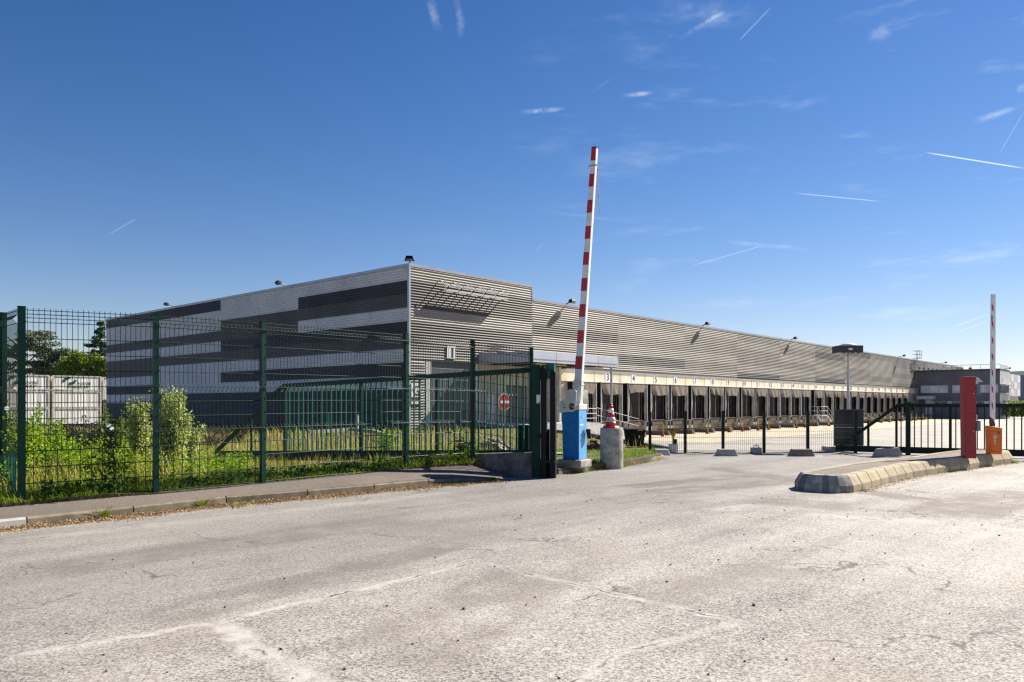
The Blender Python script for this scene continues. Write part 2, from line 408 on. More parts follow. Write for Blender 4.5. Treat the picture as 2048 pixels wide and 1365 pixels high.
ROADM = asphalt('worn_asphalt', .085, .56, (1.0, .93, .825),
    lines=[(G(0, 1318), G(430, 1245), .05, .8), (G(430, 1245), G(960, 1125), .05, .95), (G(960, 1125), G(1480, 1245), .055, .9),
           (G(1480, 1245), G(1230, 1310), .06, .7), (G(1230, 1310), G(1130, 1375), .05, .7), (G(440, 1248), G(560, 1330), .10, .95), (G(560, 1330), G(700, 1400), .12, .9),
           (G(1430, 1022), G(1530, 1007), .18, .6), (G(1610, 1030), G(1880, 1046), .22, .6), (G(1980, 1058), G(2100, 1064), .16, .5), (G(0, 1085), G(900, 985), .18, .35)],
    patches=[(G(1300, 985), G(1560, 965), .35, (.15, .12, .095), .8), (G(1500, 1000), G(1700, 1015), .45, (.17, .14, .11), .7),
             (G(1880, 1030), G(2060, 985), .55, (.16, .13, .10), .8), (G(1080, 1145), G(760, 1330), .42, (.17, .145, .12), .5), (G(1600, 1130), G(1260, 1200), .3, (.2, .17, .14), .5), (G(100, 1140), G(800, 1040), .35, (.15, .135, .115), .6), (G(300, 1240), G(900, 1090), .25, (.16, .14, .12), .55), (G(1420, 935), G(1900, 1010), .3, (.15, .115, .09), .7),
             (G(1250, 975), G(1500, 950), .3, (.15, .12, .095), .9)], streak_rot=.82, split=True)
YARDM = asphalt('yard_asphalt', .22, .50, (1.0, .93, .80), spk=40, streak_rot=.8)
APRONM = asphalt('concrete_apron', .38, .62, (1.0, .90, .66), spk=30, streak_rot=-.85, rough=.8)
PAVEM = asphalt('pavement_asphalt', .105, .205, (1.0, .83, .70), spk=120, streak_rot=.8, rough=.9)
ISLM = asphalt('island_asphalt', .10, .33, (1.0, .86, .72), spk=70, streak_rot=.8, rough=.9)
def soil():
    m, t, bs, oc = new_mat('verge_soil')
    a = t.noise(1.1, 6, oc, .7); b = t.noise(14, 5, oc, .7)
    c = t.mix(t.ramp(a, .38, .62), (.085, .10, .02), (.24, .17, .075)); c = t.mix(t.ramp(b, .35, .7), (.05, .045, .02), c)
    t.l(c, bs.inputs['Base Color']); bs.inputs['Roughness'].default_value = .95
    return m
SOILM = soil()

# ------------------------------------------------------------------ ground
def h_yard(x, y):
    return -1.05 * sstep((y - 22.5) / 20.0)
def h_verge(x, y):
    s = (x + 6) * -.73 + (y - 9.4) * .68
    h1 = .205 + .05 * sstep((x + 6) / 5) - .36 * sstep((s - .3) / 6.0)
    a = sstep((x + .2) / .9)
    h2 = .12 - .22 * sstep((y - 18) / 8)
    return (1 - a) * h1 + a * h2 - 1.7 * sstep((y - 55) / 45) * sstep((-x - 10) / 25) + .03 * math.sin(x * 2.1 + y) * math.sin(y * 1.7)
def verge_right(y):
    T = [(9.0, -6.35), (9.15, -6.16), (9.4, -5.92), (10.3, -4.72), (11.4, -3.66), (13.6, -1.82), (14.9, -.70), (14.95, .7), (15.05, .92), (16.6, 2.30), (18.0, 3.15), (19.3, 3.75), (20.5, 4.0), (22.5, 4.8), (23.8, 5.0), (35, 3.56), (43, 1.2), (49, 0.6), (60, .6)]
    for (a, xa), (b, xb) in zip(T, T[1:]):
        if y <= b: return xa + (xb - xa) * max(0, (y - a)) / (b - a)
    return T[-1][1]

def lerp0(a, b, k): return a + (b - a) * k
g = MB()   # far terrain out to the horizon
g.grid(lambda u, v: (-1500 + 3000 * u, -40 + 2600 * v ** 2.2, -2.3), 12, 14)
struct(g.build('terrain', SOILM))
g = MB(); ids = []
for y in [-25, 0, 8.99, 9.0, 10.3, 11.4, 12.5, 13.6, 14.9, 14.95, 15.05, 16.6, 18.0, 19.3, 20.5, 22.5]:
    xl = -60 if y < 9 else verge_right(y) - .05
    ids.append([g.vert((lerp0(xl, 60, k / 6), y, 0)) for k in range(7)])
for a, b in zip(ids, ids[1:]):
    for i in range(6): g.face((a[i], a[i + 1], b[i + 1], b[i]))
struct(g.build('road', ROADM))
def YL(y): return verge_right(y) - .05
g = MB()
ys = [22.5 + i for i in range(0, 24)] + [50, 60, 80, 110, 150, 200, 260]
ids = []
for y in ys:
    xl = YL(y); ids.append([g.vert((x, y, h_yard(x, y))) for x in (xl, lerp0(xl, 12, .25), lerp0(xl, 12, .5), lerp0(xl, 12, .75), 12, 16, 22, 40, 80, 160, 300)])
for a, b in zip(ids, ids[1:]):
    for i in range(len(a) - 1): g.face((a[i], a[i + 1], b[i + 1], b[i]))
struct(g.build('yard', YARDM))
g = MB()   # verge
ys = [9.0, 9.15, 9.4, 9.85, 10.3, 10.85, 11.4, 12.0, 12.8, 13.6, 14.2, 14.6, 14.9, 14.95, 15.05, 15.5, 16, 16.6, 17.3, 18, 19.3, 20.5, 21.5, 22.5, 23.8, 26, 29, 32, 35, 39, 43, 49, 60, 75, 95, 130]
ids = []
for y in ys:
    xr = verge_right(y); row = []
    for k in range(13):
        q = (k / 12) ** 2.0; x = xr + (-75 - y * .6 - xr) * q
        row.append(g.vert((x, y, h_verge(x, y))))
    row.insert(0, g.vert((xr, y, -1.4))); ids.append(row)
for a, b in zip(ids, ids[1:]):
    for i in range(len(a) - 1): g.face((a[i], a[i + 1], b[i + 1], b[i]))
g.poly([(-10.5, 5.6, .148), (-9.0, 7.0, .148), (-6.10, 9.15, .158), (-6.4, 9.55, .158), (-30, 12, .15), (-30, 4, .15)])
struct(g.build('verge', SOILM))

# pavement and kerb on the left
KB = [(-8.6, 5.2), (-7.2, 6.7), (-5.52, 8.72), (-4.75, 9.62), (-3.96, 10.62), (-3.04, 11.4), (-2.19, 12.2), (-1.41, 13.0), (-1.03, 13.33), (-.62, 13.72), (-.25, 14.2)]
FB = [(-10.5, 5.6), (-9.0, 7.0), (-6.10, 9.15), (-5.15, 9.95), (-4.25, 10.85), (-3.4, 11.65), (-2.45, 12.75), (-1.7, 13.75), (-1.15, 14.45), (-.70, 14.88), (.2, 14.85)]
kz = [.10, .10, .10, .105, .11, .11, .11, .105, .09, .05, .01]
fz = [.15, .15, .16, .185, .205, .22, .235, .24, .24, .20, .03]
g = MB()
PT = [Vector((a[0], a[1], z)) for a, z in zip(KB, kz)]; QT = [Vector((a[0], a[1], z)) for a, z in zip(FB, fz)]
def lerp(a, b, k): return a + (b - a) * k
for i in range(len(PT) - 1):
    a0, a1 = lerp(PT[i], QT[i], .08), lerp(PT[i + 1], QT[i + 1], .08); b0, b1 = QT[i], QT[i + 1]
    for k in range(4):
        g.poly([lerp(a0, b0, k / 4) - Vector((0, 0, .006)), lerp(a1, b1, k / 4) - Vector((0, 0, .006)), lerp(a1, b1, (k + 1) / 4) - Vector((0, 0, .006)), lerp(a0, b0, (k + 1) / 4) - Vector((0, 0, .006))])
g.sweep([(0, -.3), (0, 0)], QT)
struct(g.build('pavement', PAVEM, weld=True))
g = MB()
KERBL = M('new_kerb_concrete', (.40, .385, .35), .8, .15, 4, bump=.3)
KERBM = M('old_kerb_concrete', (.22, .18, .12), .85, .35, 6, bump=.5, bscale=60, dirt=(.14, .12, .09), dirt_amt=.6)
for i in range(len(PT) - 1):
    g.mat(0 if i < 2 else 1)
    a, b = PT[i], PT[i + 1]; d = (b - a).normalized(); nl = Vector((-d.y, d.x, 0))
    a2, b2 = a + d * .008, b - d * .008
    def ring(p): return [p * 1 + nl * .03 + Vector((0, 0, -p.z - .02)), p + nl * .0 + Vector((0, 0, -p.z - .02)), p + nl * .004 + Vector((0, 0, -.02)), p + nl * .02, p + nl * .13, p + nl * .13 + Vector((0, 0, -p.z - .02))]
    g.hull8(ring(a2), ring(b2))
struct(g.build('kerb', [KERBL, KERBM]))
# kerb of the barrier verge
g = MB()
bk = [(.55, 14.98, 0), (.92, 15.04, 0), (1.6, 15.8, 0), (2.30, 16.62, 0), (2.9, 17.6, 0), (3.5, 18.7, 0), (3.9, 19.6, 0), (3.95, 20.4, 0)]
hz = [.12, .12, .12, .12, .10, .10, .08, .05]
for i in range(len(bk) - 1):
    a, b = Vector(bk[i]), Vector(bk[i + 1]); d = (b - a).normalized(); nl = Vector((-d.y, d.x, 0))
    def ring(p, h): return [p + nl * .14 - Vector((0, 0, .02)), p - Vector((0, 0, .02)), p + nl * .01 + Vector((0, 0, h - .02)), p + nl * .03 + Vector((0, 0, h)), p + nl * .14 + Vector((0, 0, h))]
    g.hull8(ring(a + d * .008, hz[i]), ring(b - d * .008, hz[i + 1]))
struct(g.build('kerb', [KERBM]))
# path crossing the verge behind the blue barrier, and the dark edge wall of the yard
g = MB(); g.X = Matrix.Translation((0, 0, .0))
g.grid(lambda u, v: (-.4 + 1.75 * u, 18.9 + 1.0 * v + .2 * u, h_verge(-.4 + 1.75 * u, 18.9 + 1.0 * v) + .03), 8, 2)
struct(g.build('path', CONCL))
g = MB()
g.sweep([(.0, -1.0), (.0, .12), (.22, .12), (.22, -1.0)], [(5.12, 23.6, -.08), (4.3, 29.5, -.08), (3.68, 35, -.08), (1.3, 43, -.08)])
tag(g.build('low_wall', CONCD), 'dark low concrete edge wall running from the yard fence back to the ramp', 'wall')

# traffic island on the right
IS = [(4.61, 12.35), (4.75, 12.1), (5.09, 11.9), (5.35, 12.0), (5.62, 12.28), (6.29, 13.05), (6.96, 13.8), (7.58, 14.45), (8.53, 15.3), (9.35, 15.95), (10.1, 16.6), (10.97, 17.35), (11.68, 17.9), (12.1, 18.5), (11.9, 19.1), (11.0, 18.9), (9.6, 17.6), (8.3, 16.25), (6.3, 14.5), (5.2, 13.3), (4.7, 12.75)]
g = MB()
kerbI = M('island_kerb_concrete', (.40, .33, .21), .85, .2, 5, bump=.5, bscale=50, dirt=(.2, .155, .095), dirt_amt=.5, stretch=(1, 1, .35))
kerbD = M('island_kerb_black_band', (.155, .145, .135), .8, .4, 6, dirt=(.16, .15, .14), dirt_amt=.6)
kerbG = M('island_kerb_grey', (.33, .31, .28), .85, .35, 6, bump=.4, dirt=(.1, .1, .1), dirt_amt=.5)
n = len(IS)
prof = [(0, -.02), (.005, .11), (.075, .235), (.10, .262), (.23, .266), (.23, .1)]
pin = []
for k in range(n):
    p = Vector(IS[k] + (0,)); a = Vector(IS[k - 1] + (0,)); b = Vector(IS[(k + 1) % n] + (0,))
    d1 = (p - a).normalized(); d2 = (b - p).normalized(); d = (d1 + d2).normalized(); nl = Vector((-d.y, d.x, 0))
    pin.append((p, nl / max(.6, nl.dot(Vector((-d1.y, d1.x, 0))))))
for k in range(n):
    (p, nl), (q, ml) = pin[k], pin[(k + 1) % n]
    L = (q - p).length; cuts = [(0, 1)]
    mats = [0]
    if k in (0, 20): cuts, mats = [(0, .45), (.45, 1)], [1, 2]
    elif k == 1: cuts, mats = [(0, .35), (.35, .6), (.6, 1)], [2, 1, 2]
    elif k == 2: cuts, mats = [(0, .5), (.5, 1)], [1, 2]
    elif k == 3: cuts, mats = [(0, 1)], [0]
    elif L > .8: cuts, mats = [(0, .5), (.5, 1)], [0, 0]
    for (u0, u1), mi in zip(cuts, mats):
        e = .014 / L if mi == 0 else 0
        g.mat(mi); A, An = lerp(p, q, u0 + e), lerp(nl, ml, u0); B, Bn = lerp(p, q, u1 - e), lerp(nl, ml, u1)
        g.hull8([A + An * o + Vector((0, 0, z)) for o, z in prof], [B + Bn * o + Vector((0, 0, z)) for o, z in prof])
g.mat(3); g.poly([p + nl * .20 + Vector((0, 0, .255)) for p, nl in pin])
struct(g.build('traffic_island', [kerbI, kerbD, kerbG, ISLM]))
# ------------------------------------------------------------------ warehouse (local frame: x along the docks, -y outward, z up)
CX, CY = -6.01, 44.7
RZ = math.atan2(.749, .663)
def tpix(px, d=0.0):
    """distance along the dock front at which photo column px falls, d metres in front of the wall"""
    r = (px - 1024) / FPX; x0, y0 = CX + .749 * d, CY - .663 * d
    return (r * y0 - x0) / (.663 - .749 * r)
wh = empty('warehouse', (CX, CY, 0), RZ)
tag(wh, 'huge long warehouse clad in grey and silver striped corrugated metal with numbered loading docks', 'warehouse')
TOPZ, LOWZ, STEP, LEN, DEEP = 9.57, 8.66, 11.14, 146.0, 44.4
PER = .16
def clad_rows(mb, x0, x1, ztop, zbot, pick, P):
    """one run of horizontal corrugation; P(s, out, z) -> local point"""
    z = ztop; k = 0
    while z > zbot + .01:
        row = k // 5; mb.cm = pick(row)
        zz = max(zbot, z - PER)
        prof = [(0.0, z), (.052, z - .082), (.052, z - .094), (.0, z - .114), (.0, zz)] if zz < z - .12 else [(0.0, z), (0.0, zz)]
        for (o0, za), (o1, zb) in zip(prof, prof[1:]):
            mb.poly([P(x0, o0, za), P(x1, o0, za), P(x1, o1, zb), P(x0, o1, zb)])
        z = zz; k += 1
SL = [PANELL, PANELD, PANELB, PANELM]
c = MB(); c.keepn = True   # end wall in shade
pat_end = [[0, 1, 2, 0, 1, 2, 0, 1, 0, 1, 1, 1, 1, 1, 1], [0, 0, 2, 2, 1, 2, 0, 1, 0, 1, 1, 1, 1, 1, 1], [1, 0, 0, 2, 0, 2, 0, 0, 0, 1, 1, 1, 1, 1, 1], [2, 0, 0, 2, 0, 2, 2, 0, 1, 0, 1, 1, 1, 1, 1]]
for k, (a, b) in enumerate([(0, 11.45), (11.45, 22.1), (22.1, 33.2), (33.2, 44.4)]):
    clad_rows(c, a, b, TOPZ - .16, -1.9, lambda r: pat_end[k][min(r, 14)], lambda s, o, z: (-o, s, z))
c.build('end_wall', SL, wh)
c = MB(); c.keepn = True   # dock front
segs = [0, STEP] + [STEP + 10.7 * i for i in range(1, 13)] + [LEN]
rr = random.Random(11)
base = [[0, 2, 2, 0, 2, 1, 3], [0, 3, 3, 0, 3, 0, 3], [3, 2, 3, 0, 3, 2, 3], [3, 3, 0, 3, 0, 3, 2], [3, 0, 3, 3, 3, 0, 0], [0, 3, 2, 0, 3, 0, 3], [3, 0, 3, 3, 0, 2, 0], [2, 3, 0, 3, 3, 0, 3], [3, 0, 2, 3, 0, 3, 0], [2, 3, 0, 2, 3, 0, 3], [3, 0, 3, 0, 2, 0, 3], [0, 3, 0, 3, 0, 3, 0], [3, 0, 0, 0, 3, 0, 3], [0, 0, 3, 0, 0, 3, 0]]
FRZ = 3.90
for k, (a, b) in enumerate(zip(segs, segs[1:])):
    top = TOPZ - .16 if k == 0 else LOWZ - .16
    off = 0 if k == 0 else 1
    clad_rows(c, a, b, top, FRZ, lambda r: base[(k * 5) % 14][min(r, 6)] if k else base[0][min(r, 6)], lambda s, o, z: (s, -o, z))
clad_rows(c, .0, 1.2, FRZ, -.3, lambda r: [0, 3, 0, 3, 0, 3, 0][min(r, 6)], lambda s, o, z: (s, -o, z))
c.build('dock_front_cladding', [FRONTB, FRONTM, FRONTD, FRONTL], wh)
c = MB()   # solid core and roof
c.poly([(STEP + .02, .02, TOPZ), (STEP + .02, .02, LOWZ - .3), (STEP + .02, DEEP, LOWZ - .3), (STEP + .02, DEEP, TOPZ)])
c.mat(1); c.poly([(.1, .1, TOPZ - .25), (STEP, .1, TOPZ - .25), (STEP, DEEP, TOPZ - .25), (.1, DEEP, TOPZ - .25)])
c.poly([(STEP, .1, LOWZ - .25), (LEN, .1, LOWZ - .25), (LEN, DEEP, LOWZ - .25), (STEP, DEEP, LOWZ - .25)])
c.poly([(LEN, 0, -2), (LEN, DEEP, -2), (LEN, DEEP, LOWZ), (LEN, 0, LOWZ)]); c.poly([(0, DEEP, -2), (LEN, DEEP, -2), (LEN, DEEP, LOWZ), (0, DEEP, LOWZ)])
c.build('roof', [PANELM, LSTEEL], wh)
c = MB()   # parapet trims and corner post
c.box(-.06, .10, -.06, DEEP, TOPZ - .17, TOPZ)
c.box(.10, STEP, -.06, .12, TOPZ - .17, TOPZ)
c.box(STEP, LEN, -.06, .12, LOWZ - .17, LOWZ)
c.box(STEP - .05, STEP + .05, -.055, DEEP, LOWZ, TOPZ - .17)
c.build('parapet_trim', TRIM, wh)
c = MB(); c.box(-.055, .09, -.055, .09, -1.5, TOPZ - .175); c.build('corner_trim', TRIM, wh)
c = MB(); c.box(-.03, .0, .2, DEEP - .1, -2.4, -.35); c.build('plinth', CONCD, wh)
# walls of the dock front below the cladding
c = MB()
c.box(1.25, 1.28, -.02, .2, -.5, FRZ)
c.box(5.7, 12.2, .0, .3, -.6, FRZ - .005)
c.box(12.2, 109.6, .012, .3, -1.8, 3.02)
c.build('dock_wall', DOCKW, wh)
NUMPX = {2: None, 3: 1213.5, 4: 1265.5, 5: 1310, 6: 1349.5, 7: 1389.3, 8: 1424, 9: 1455.4, 10: 1487, 11: 1514.6, 12: 1540, 13: 1563, 14: 1584, 15: 1604, 16: 1630, 17: 1649.5, 18: 1667, 19: 1684.6, 20: 1701, 21: 1716, 22: 1730.6, 23: 1744.2, 24: 1757, 25: 1769.5, 26: 1781.5, 27: 1793, 28: 1804.5}
NT_ = {k: (16.7 if p is None else tpix(p)) for k, p in NUMPX.items()}
band = MB()
band.box(12.2, 109.6, -.06, .25, 3.03, 3.87)
band.mat(1); keys = sorted(NT_)
for k in keys:
    x = NT_[k] + 1.78
    band.box(x - .02, x + .02, -.063, .0, 3.04, 3.86)
band.mat(2); band.box(12.2, 109.6, -.12, -.062, 3.80, 3.89)
band.build('concrete_band', [CREAM, DARKTRIM, TRIM], wh)
# dock shelters -----------------------------------------------------
HW = 1.50
def shelter(idx):
    m = MB()
    for sx in (-1, 1):
        x = sx * HW
        m.mat(1); m.box(min(x, x - sx * .05), max(x, x - sx * .05), -.46, -.005, -.05, 2.985)  # shelter sides coloured black to stand for their shade
        m.mat(0); m.box(min(x, x - sx * .09), max(x, x - sx * .09), -.50, -.46, -.05, 2.985)
    m.mat(2); m.box(-HW - .08, HW + .08, -.56, -.005, 2.985, 3.035)
    o = m.build('dock_shelter', [GALV, BLACK, WHITE], wh)
    return o
proto = shelter(0)
m = MB(); N = 10
for i in range(N):
    def P(u, v):
        w = lerp(HW - .04, 1.08, v ** 1.4); x = lerp(-w, w, u)
        return (x, -.52 - .04 * math.sin(u * 17) * v - .10 * v * math.sin(PI * u), 2.985 - .85 * v - .03 * math.sin(u * 9) * v)
m.grid(P, 14, 4); m.build('hood', FLAP, proto, smooth=True)
for sx in (-1, 1):
    m = MB()
    m.grid(lambda u, v: (sx * lerp(HW - .09, 1.16 - .10 * sstep(v * 1.3) + .03 * math.sin(v * 14), u), -.47 + .09 * u + .02 * math.sin(v * 9), .0 + 2.96 * v), 4, 12)
    m.build('side_flap', FLAPL, proto, smooth=True)
m = MB(); m.box(-1.25, 1.25, -.05, .01, 0, 2.9)
m.mat(1); m.box(.22, .36, -.10, -.055, .02, 2.85)
m.build('dock_door', [DKIN, FLAPL], proto)
m = MB(); m.box(-1.15, 1.15, -.32, -.02, -.42, -.03); m.mat(1); m.box(-1.2, 1.2, -.36, .0, -.03, .02); m.build('dock_leveller', [RUST, CONCD], proto)
for sx in (-1, 1):
    m = MB(); m.box(sx * 1.42 - .11, sx * 1.42 + .11, -.5, -.02, -1.05, -.06); m.mat(1); m.box(sx * 1.42 - .08, sx * 1.42 + .08, -.58, -.5, -.5, -.1)
    m.build('buffer', [CONCL, BLACK], proto)
proto.location = (NT_[2], 0, 0)
# worn variants of the canvas and doors, so no two neighbours hang alike
hoods, doors = [], []
for q in range(5):
    m = MB(); ph = q * 1.9; am = (.04, .07, .05, .09, .03)[q]; dr = (.85, .78, .92, .82, .70)[q]; sk = (.0, .10, -.08, .16, -.14)[q]
    m.grid(lambda u, v: (lerp(-lerp(HW - .04, 1.08 + .1 * math.sin(ph), v ** 1.4), lerp(HW - .04, 1.08 - .12 * math.sin(ph), v ** 1.4), u), -.52 - am * math.sin(u * 17 + ph) * v - .10 * v * math.sin(PI * u), 2.985 - (dr + sk * (u - .5)) * v - .03 * math.sin(u * 9 + ph) * v), 14, 4)
    o = m.build('hood', FLAP, None, smooth=True); hoods.append(o.data); bpy.data.objects.remove(o)
for q, (dm, x_, h_) in enumerate([(DKIN, .22, 2.85), (DKIN2, .5, 2.6), (DKIN, -.1, 2.4), (DKIN2, .75, 2.85)]):
    m = MB(); m.box(-1.25, 1.25, -.05, .01, 0, 2.9); m.mat(1); m.box(x_, x_ + .13, -.10, -.055, .02, h_)
    if q % 2:
        m.mat(2)
        for z in (.6, 1.2, 1.8, 2.4): m.box(-1.25, 1.25, -.054, -.051, z, z + .03)
    o = m.build('dock_door', [dm, FLAPL, INK]); doors.append(o.data); bpy.data.objects.remove(o)
rv = random.Random(4)
for k in keys:
    if k != 2:
        s = copy_tree(proto, wh); s.location = (NT_[k], 0, 0)
        if k > 18: s.scale = (max(.6, min(1, (NT_[k] - NT_[k - 1]) / 3.34)), 1, 1)
    else: s = proto
    if k != 2:
        for ch in s.children:
            if ch.name.startswith('hood'): ch.data = rv.choice(hoods)
            elif ch.name.startswith('dock_door'): ch.data = rv.choice(doors)
            elif ch.name.startswith('side_flap'): ch.rotation_euler = (0, rv.uniform(-.02, .02), rv.uniform(-.02, .02))
    m = MB(); px0 = NT_[k] + (.0)
    m.box(px0 - .30, px0 + .30, -.09, -.062, 3.10, 3.79)
    m.mat(1); fr = Matrix.Translation((px0, -.094, 3.18)) @ Matrix.Rotation(PI / 2, 4, 'X')
    m.text(str(k), .74, fr)
    m.build('number_plate', [WHITE, INK], wh)
# dark steps gap with a door between docks 15 and 16
xg = (NT_[15] + NT_[16]) / 2
m = MB(); m.box(xg - .5, xg + .5, -.04, -.0, 0.0, 2.5); m.build('service_door', DKIN, wh)
# roller door 1, its white jamb and its number
t0, t1 = 1.30, 5.55
m = MB()
m.box(t0 + .42, t1, .10, .2, -.4, FRZ)
m.build('roller_door', GDOOR, wh)
m = MB(); m.box(t0, t0 + .42, -.03, .2, -.4, FRZ - .004); m.box(t1, t1 + .14, -.03, .25, -.4, FRZ - .004); m.build('door_jamb', CONCL, wh)
m = MB(); xs = tpix(903, .1)
m.box(xs - .36, xs + .36, -.09, -.05, 4.15, 4.92); m.mat(1)
m.text('1', .86, Matrix.Translation((xs, -.094, 4.22)) @ Matrix.Rotation(PI / 2, 4, 'X'))
m.build('number_plate', [WHITE, INK], wh)
# letter plate G beside the door with a dark strip underneath
m = MB(); xs = tpix(832, .1)
m.box(xs - .36, xs + .36, -.11, -.06, 1.35, 2.55); m.mat(1)
m.text('G', .8, Matrix.Translation((xs, -.114, 1.86)) @ Matrix.Rotation(PI / 2, 4, 'X'))
m.box(xs - .34, xs + .34, -.115, -.111, 1.52, 1.76)
m.build('letter_plate', [WHITE, INK], wh)
# canopy over the entrance
ca, cb, cd = 5.86, 14.9, 4.47
m = MB()
m.box(ca, cb, -cd, -.0, 4.0, 4.12)
m.mat(1)
for k in range(4): m.box(ca + .9 + 2.2 * k, ca + 1.1 + 2.2 * k, -cd + .2, -.2, 3.88, 4.0)
cn = m.build('entrance_canopy', [CONCL, DARKTRIM], wh)
m = MB()
for (za, zb, o) in ((3.9, 4.10, .0), (4.10, 4.36, .03), (4.36, 4.57, .0)):
    m.box(ca - .05 - o, cb + .05 + o, -cd - .05 - o, -cd + .02, za, zb)
    m.box(ca - .05 - o, ca + .02, -cd + .02, -.05, za, zb); m.box(cb - .02, cb + .05 + o, -cd + .02, -.05, za, zb)
m.mat(1)
for k in range(1, 4): x = ca + (cb - ca) * k / 4; m.box(x - .008, x + .008, -cd - .083, -cd - .08, 3.9, 4.57)
m.build('fascia', [CANOPY, DARKTRIM], cn)
m = MB(); m.tube([(cb - .4, -cd + .15, -.7), (cb - .4, -cd + .15, 3.95)], .085, 10); m.build('post', GALV, cn)
m = MB()
for k in range(4): m.box(ca + 1.6 + 2.1 * k, ca + 2.6 + 2.1 * k, -cd + 1.0, -cd + 1.12, 3.84, 3.89)
m.build('light_strip', YELLOW, cn)
# doors and signs on the wall under the canopy
m = MB(); m.box(8.5, 10.6, -.03, -.0, -.4, 2.6); m.build('steel_door', GDOOR, wh)
m = MB(); m.box(6.6, 7.3, -.04, -.0, .3, 2.1); m.build('white_door', M('grey_white_door', (.45, .47, .5), .5), wh)
m = MB(); m.box(12.2, 12.4, -1.6, .0, -.6, FRZ - .01); m.build('side_wall', CONCL, wh)
m = MB(); m.box(13.0, 14.1, -.04, .0, .05, 2.6); m.mat(1); m.box(13.3, 13.6, -.05, -.041, 1.5, 1.75); m.build('steel_door', [DKIN, M('pink_notice', (.55, .4, .45), .6)], wh)
# rails of the removed sign high on the front, with brackets
m = MB(); ra, rb = tpix(887, .5), tpix(1014, .5)
m.box(ra, rb, -.56, -.34, 8.20, 8.23); m.box(ra, rb, -.59, -.56, 8.18, 8.25); m.box(ra, rb, -.60, -.57, 8.5, 8.54)
for k in range(6):
    x = ra + (rb - ra) * (k + .1) / 5.2
    m.beam((x, -.06, 8.9), (x, -.58, 8.5), .04, .04); m.beam((x, -.06, 8.2), (x, -.6, 8.2), .05, .05); m.beam((x, -.58, 8.2), (x, -.58, 8.9), .04, .04)
m.build('sign_rail', LSTEEL, wh)
# roof ladder with cage
m = MB(); xl = tpix(1835, .3)
for sx in (-.35, .35): m.beam((xl + sx, -.25, 4.6), (xl + sx, -.25, LOWZ + 1.4), .06, .06)
for k in range(14): m.beam((xl - .35, -.25, 4.8 + .35 * k), (xl + .35, -.25, 4.8 + .35 * k), .04, .04)
for z in (LOWZ + .2, LOWZ + .8, LOWZ + 1.4):
    m.beam((xl - .6, -.8, z), (xl + .6, -.8, z), .07, .07); m.beam((xl - .6, -.8, z), (xl - .6, .3, z), .07, .07); m.beam((xl + .6, -.8, z), (xl + .6, .3, z), .07, .07)
for sx in (-.6, .6): m.beam((xl + sx, -.8, LOWZ + .2), (xl + sx, -.8, LOWZ + 1.4), .07, .07)
m.build('roof_ladder', GALV, wh)
# vents high on the front behind the office block
m = MB()
for k in range(7): m.box(112 + 3 * k, 112.9 + 3 * k, -.12, -.05, 7.3, 7.55)
m.build('wall_vent', DARKTRIM, wh)

# floodlights on the roof edge -------------------------------------
def floodlight(loc, rz, label, s=1.0, arm=.55):
    e = empty('floodlight', loc, rz)
    tag(e, label, 'floodlight', 'floodlights along the roof edges')
    m = MB(); m.X = Matrix.Scale(s, 4)
    m.tube([(0, .1, -.25), (0, .1, .0), (0, -arm * .6, .10)], .035, 6); m.build('bracket', DARKTRIM, e)
    m = MB(); m.X = Matrix.Scale(s, 4) @ Matrix.Translation((0, -arm, .17)) @ Matrix.Rotation(math.radians(-24), 4, 'X')
    m.hull8([(-.20, -.10, -.11), (.20, -.10, -.11), (.26, .14, -.11), (-.26, .14, -.11)], [(-.16, -.08, .07), (.16, -.08, .07), (.2, .12, .07), (-.2, .12, .07)])
    h = m.build('lamp_head', BLACK, e)
    m = MB(); m.X = Matrix.Scale(s, 4) @ Matrix.Translation((0, -arm, .17)) @ Matrix.Rotation(math.radians(-24), 4, 'X')
    m.box(-.17, .17, -.08, .12, -.125, -.112); m.build('lens', GLASS, h)
    return e
def bpt(t, d, z): return Vector((CX + .663 * t + .749 * d, CY + .749 * t - .663 * d, z))
def ept(s, d, z): return Vector((CX - .749 * s - .663 * d, CY + .663 * s - .749 * d, z))
e = floodlight(bpt(.05, 0, TOPZ + .08), RZ - PI / 4, 'boxy floodlight on the roof corner above the metal corner trim', 1.15, .25)
floodlight(ept(13.0, 0, TOPZ), RZ - PI / 2, 'floodlight on the shaded end wall roof nearest to the corner', 1.1, .55)
floodlight(ept(30.2, 0, TOPZ), RZ - PI / 2, 'floodlight on the far left of the shaded end wall roof', 1.1, .55)
floodlight(bpt(tpix(1141, .3), 0, LOWZ), RZ, 'floodlight on the dock front roof just right of the step in the parapet', 1.3, .38)
floodlight(bpt(tpix(1412, .3), 0, LOWZ), RZ, 'floodlight on the dock front roof above docks 7 and 8', 1.3, .38)
floodlight(bpt(tpix(1588, .3), 0, LOWZ), RZ, 'floodlight on the dock front roof above dock 14', 1.3, .38)
floodlight(bpt(tpix(1802, .3), 0, LOWZ), RZ, 'floodlight on the dock front roof just left of the caged roof ladder', 1.3, .6)
floodlight(bpt(tpix(1886, .3), 0, LOWZ), RZ, 'floodlight on the long roof just right of the caged roof ladder, above the office block', 1.3, .6)

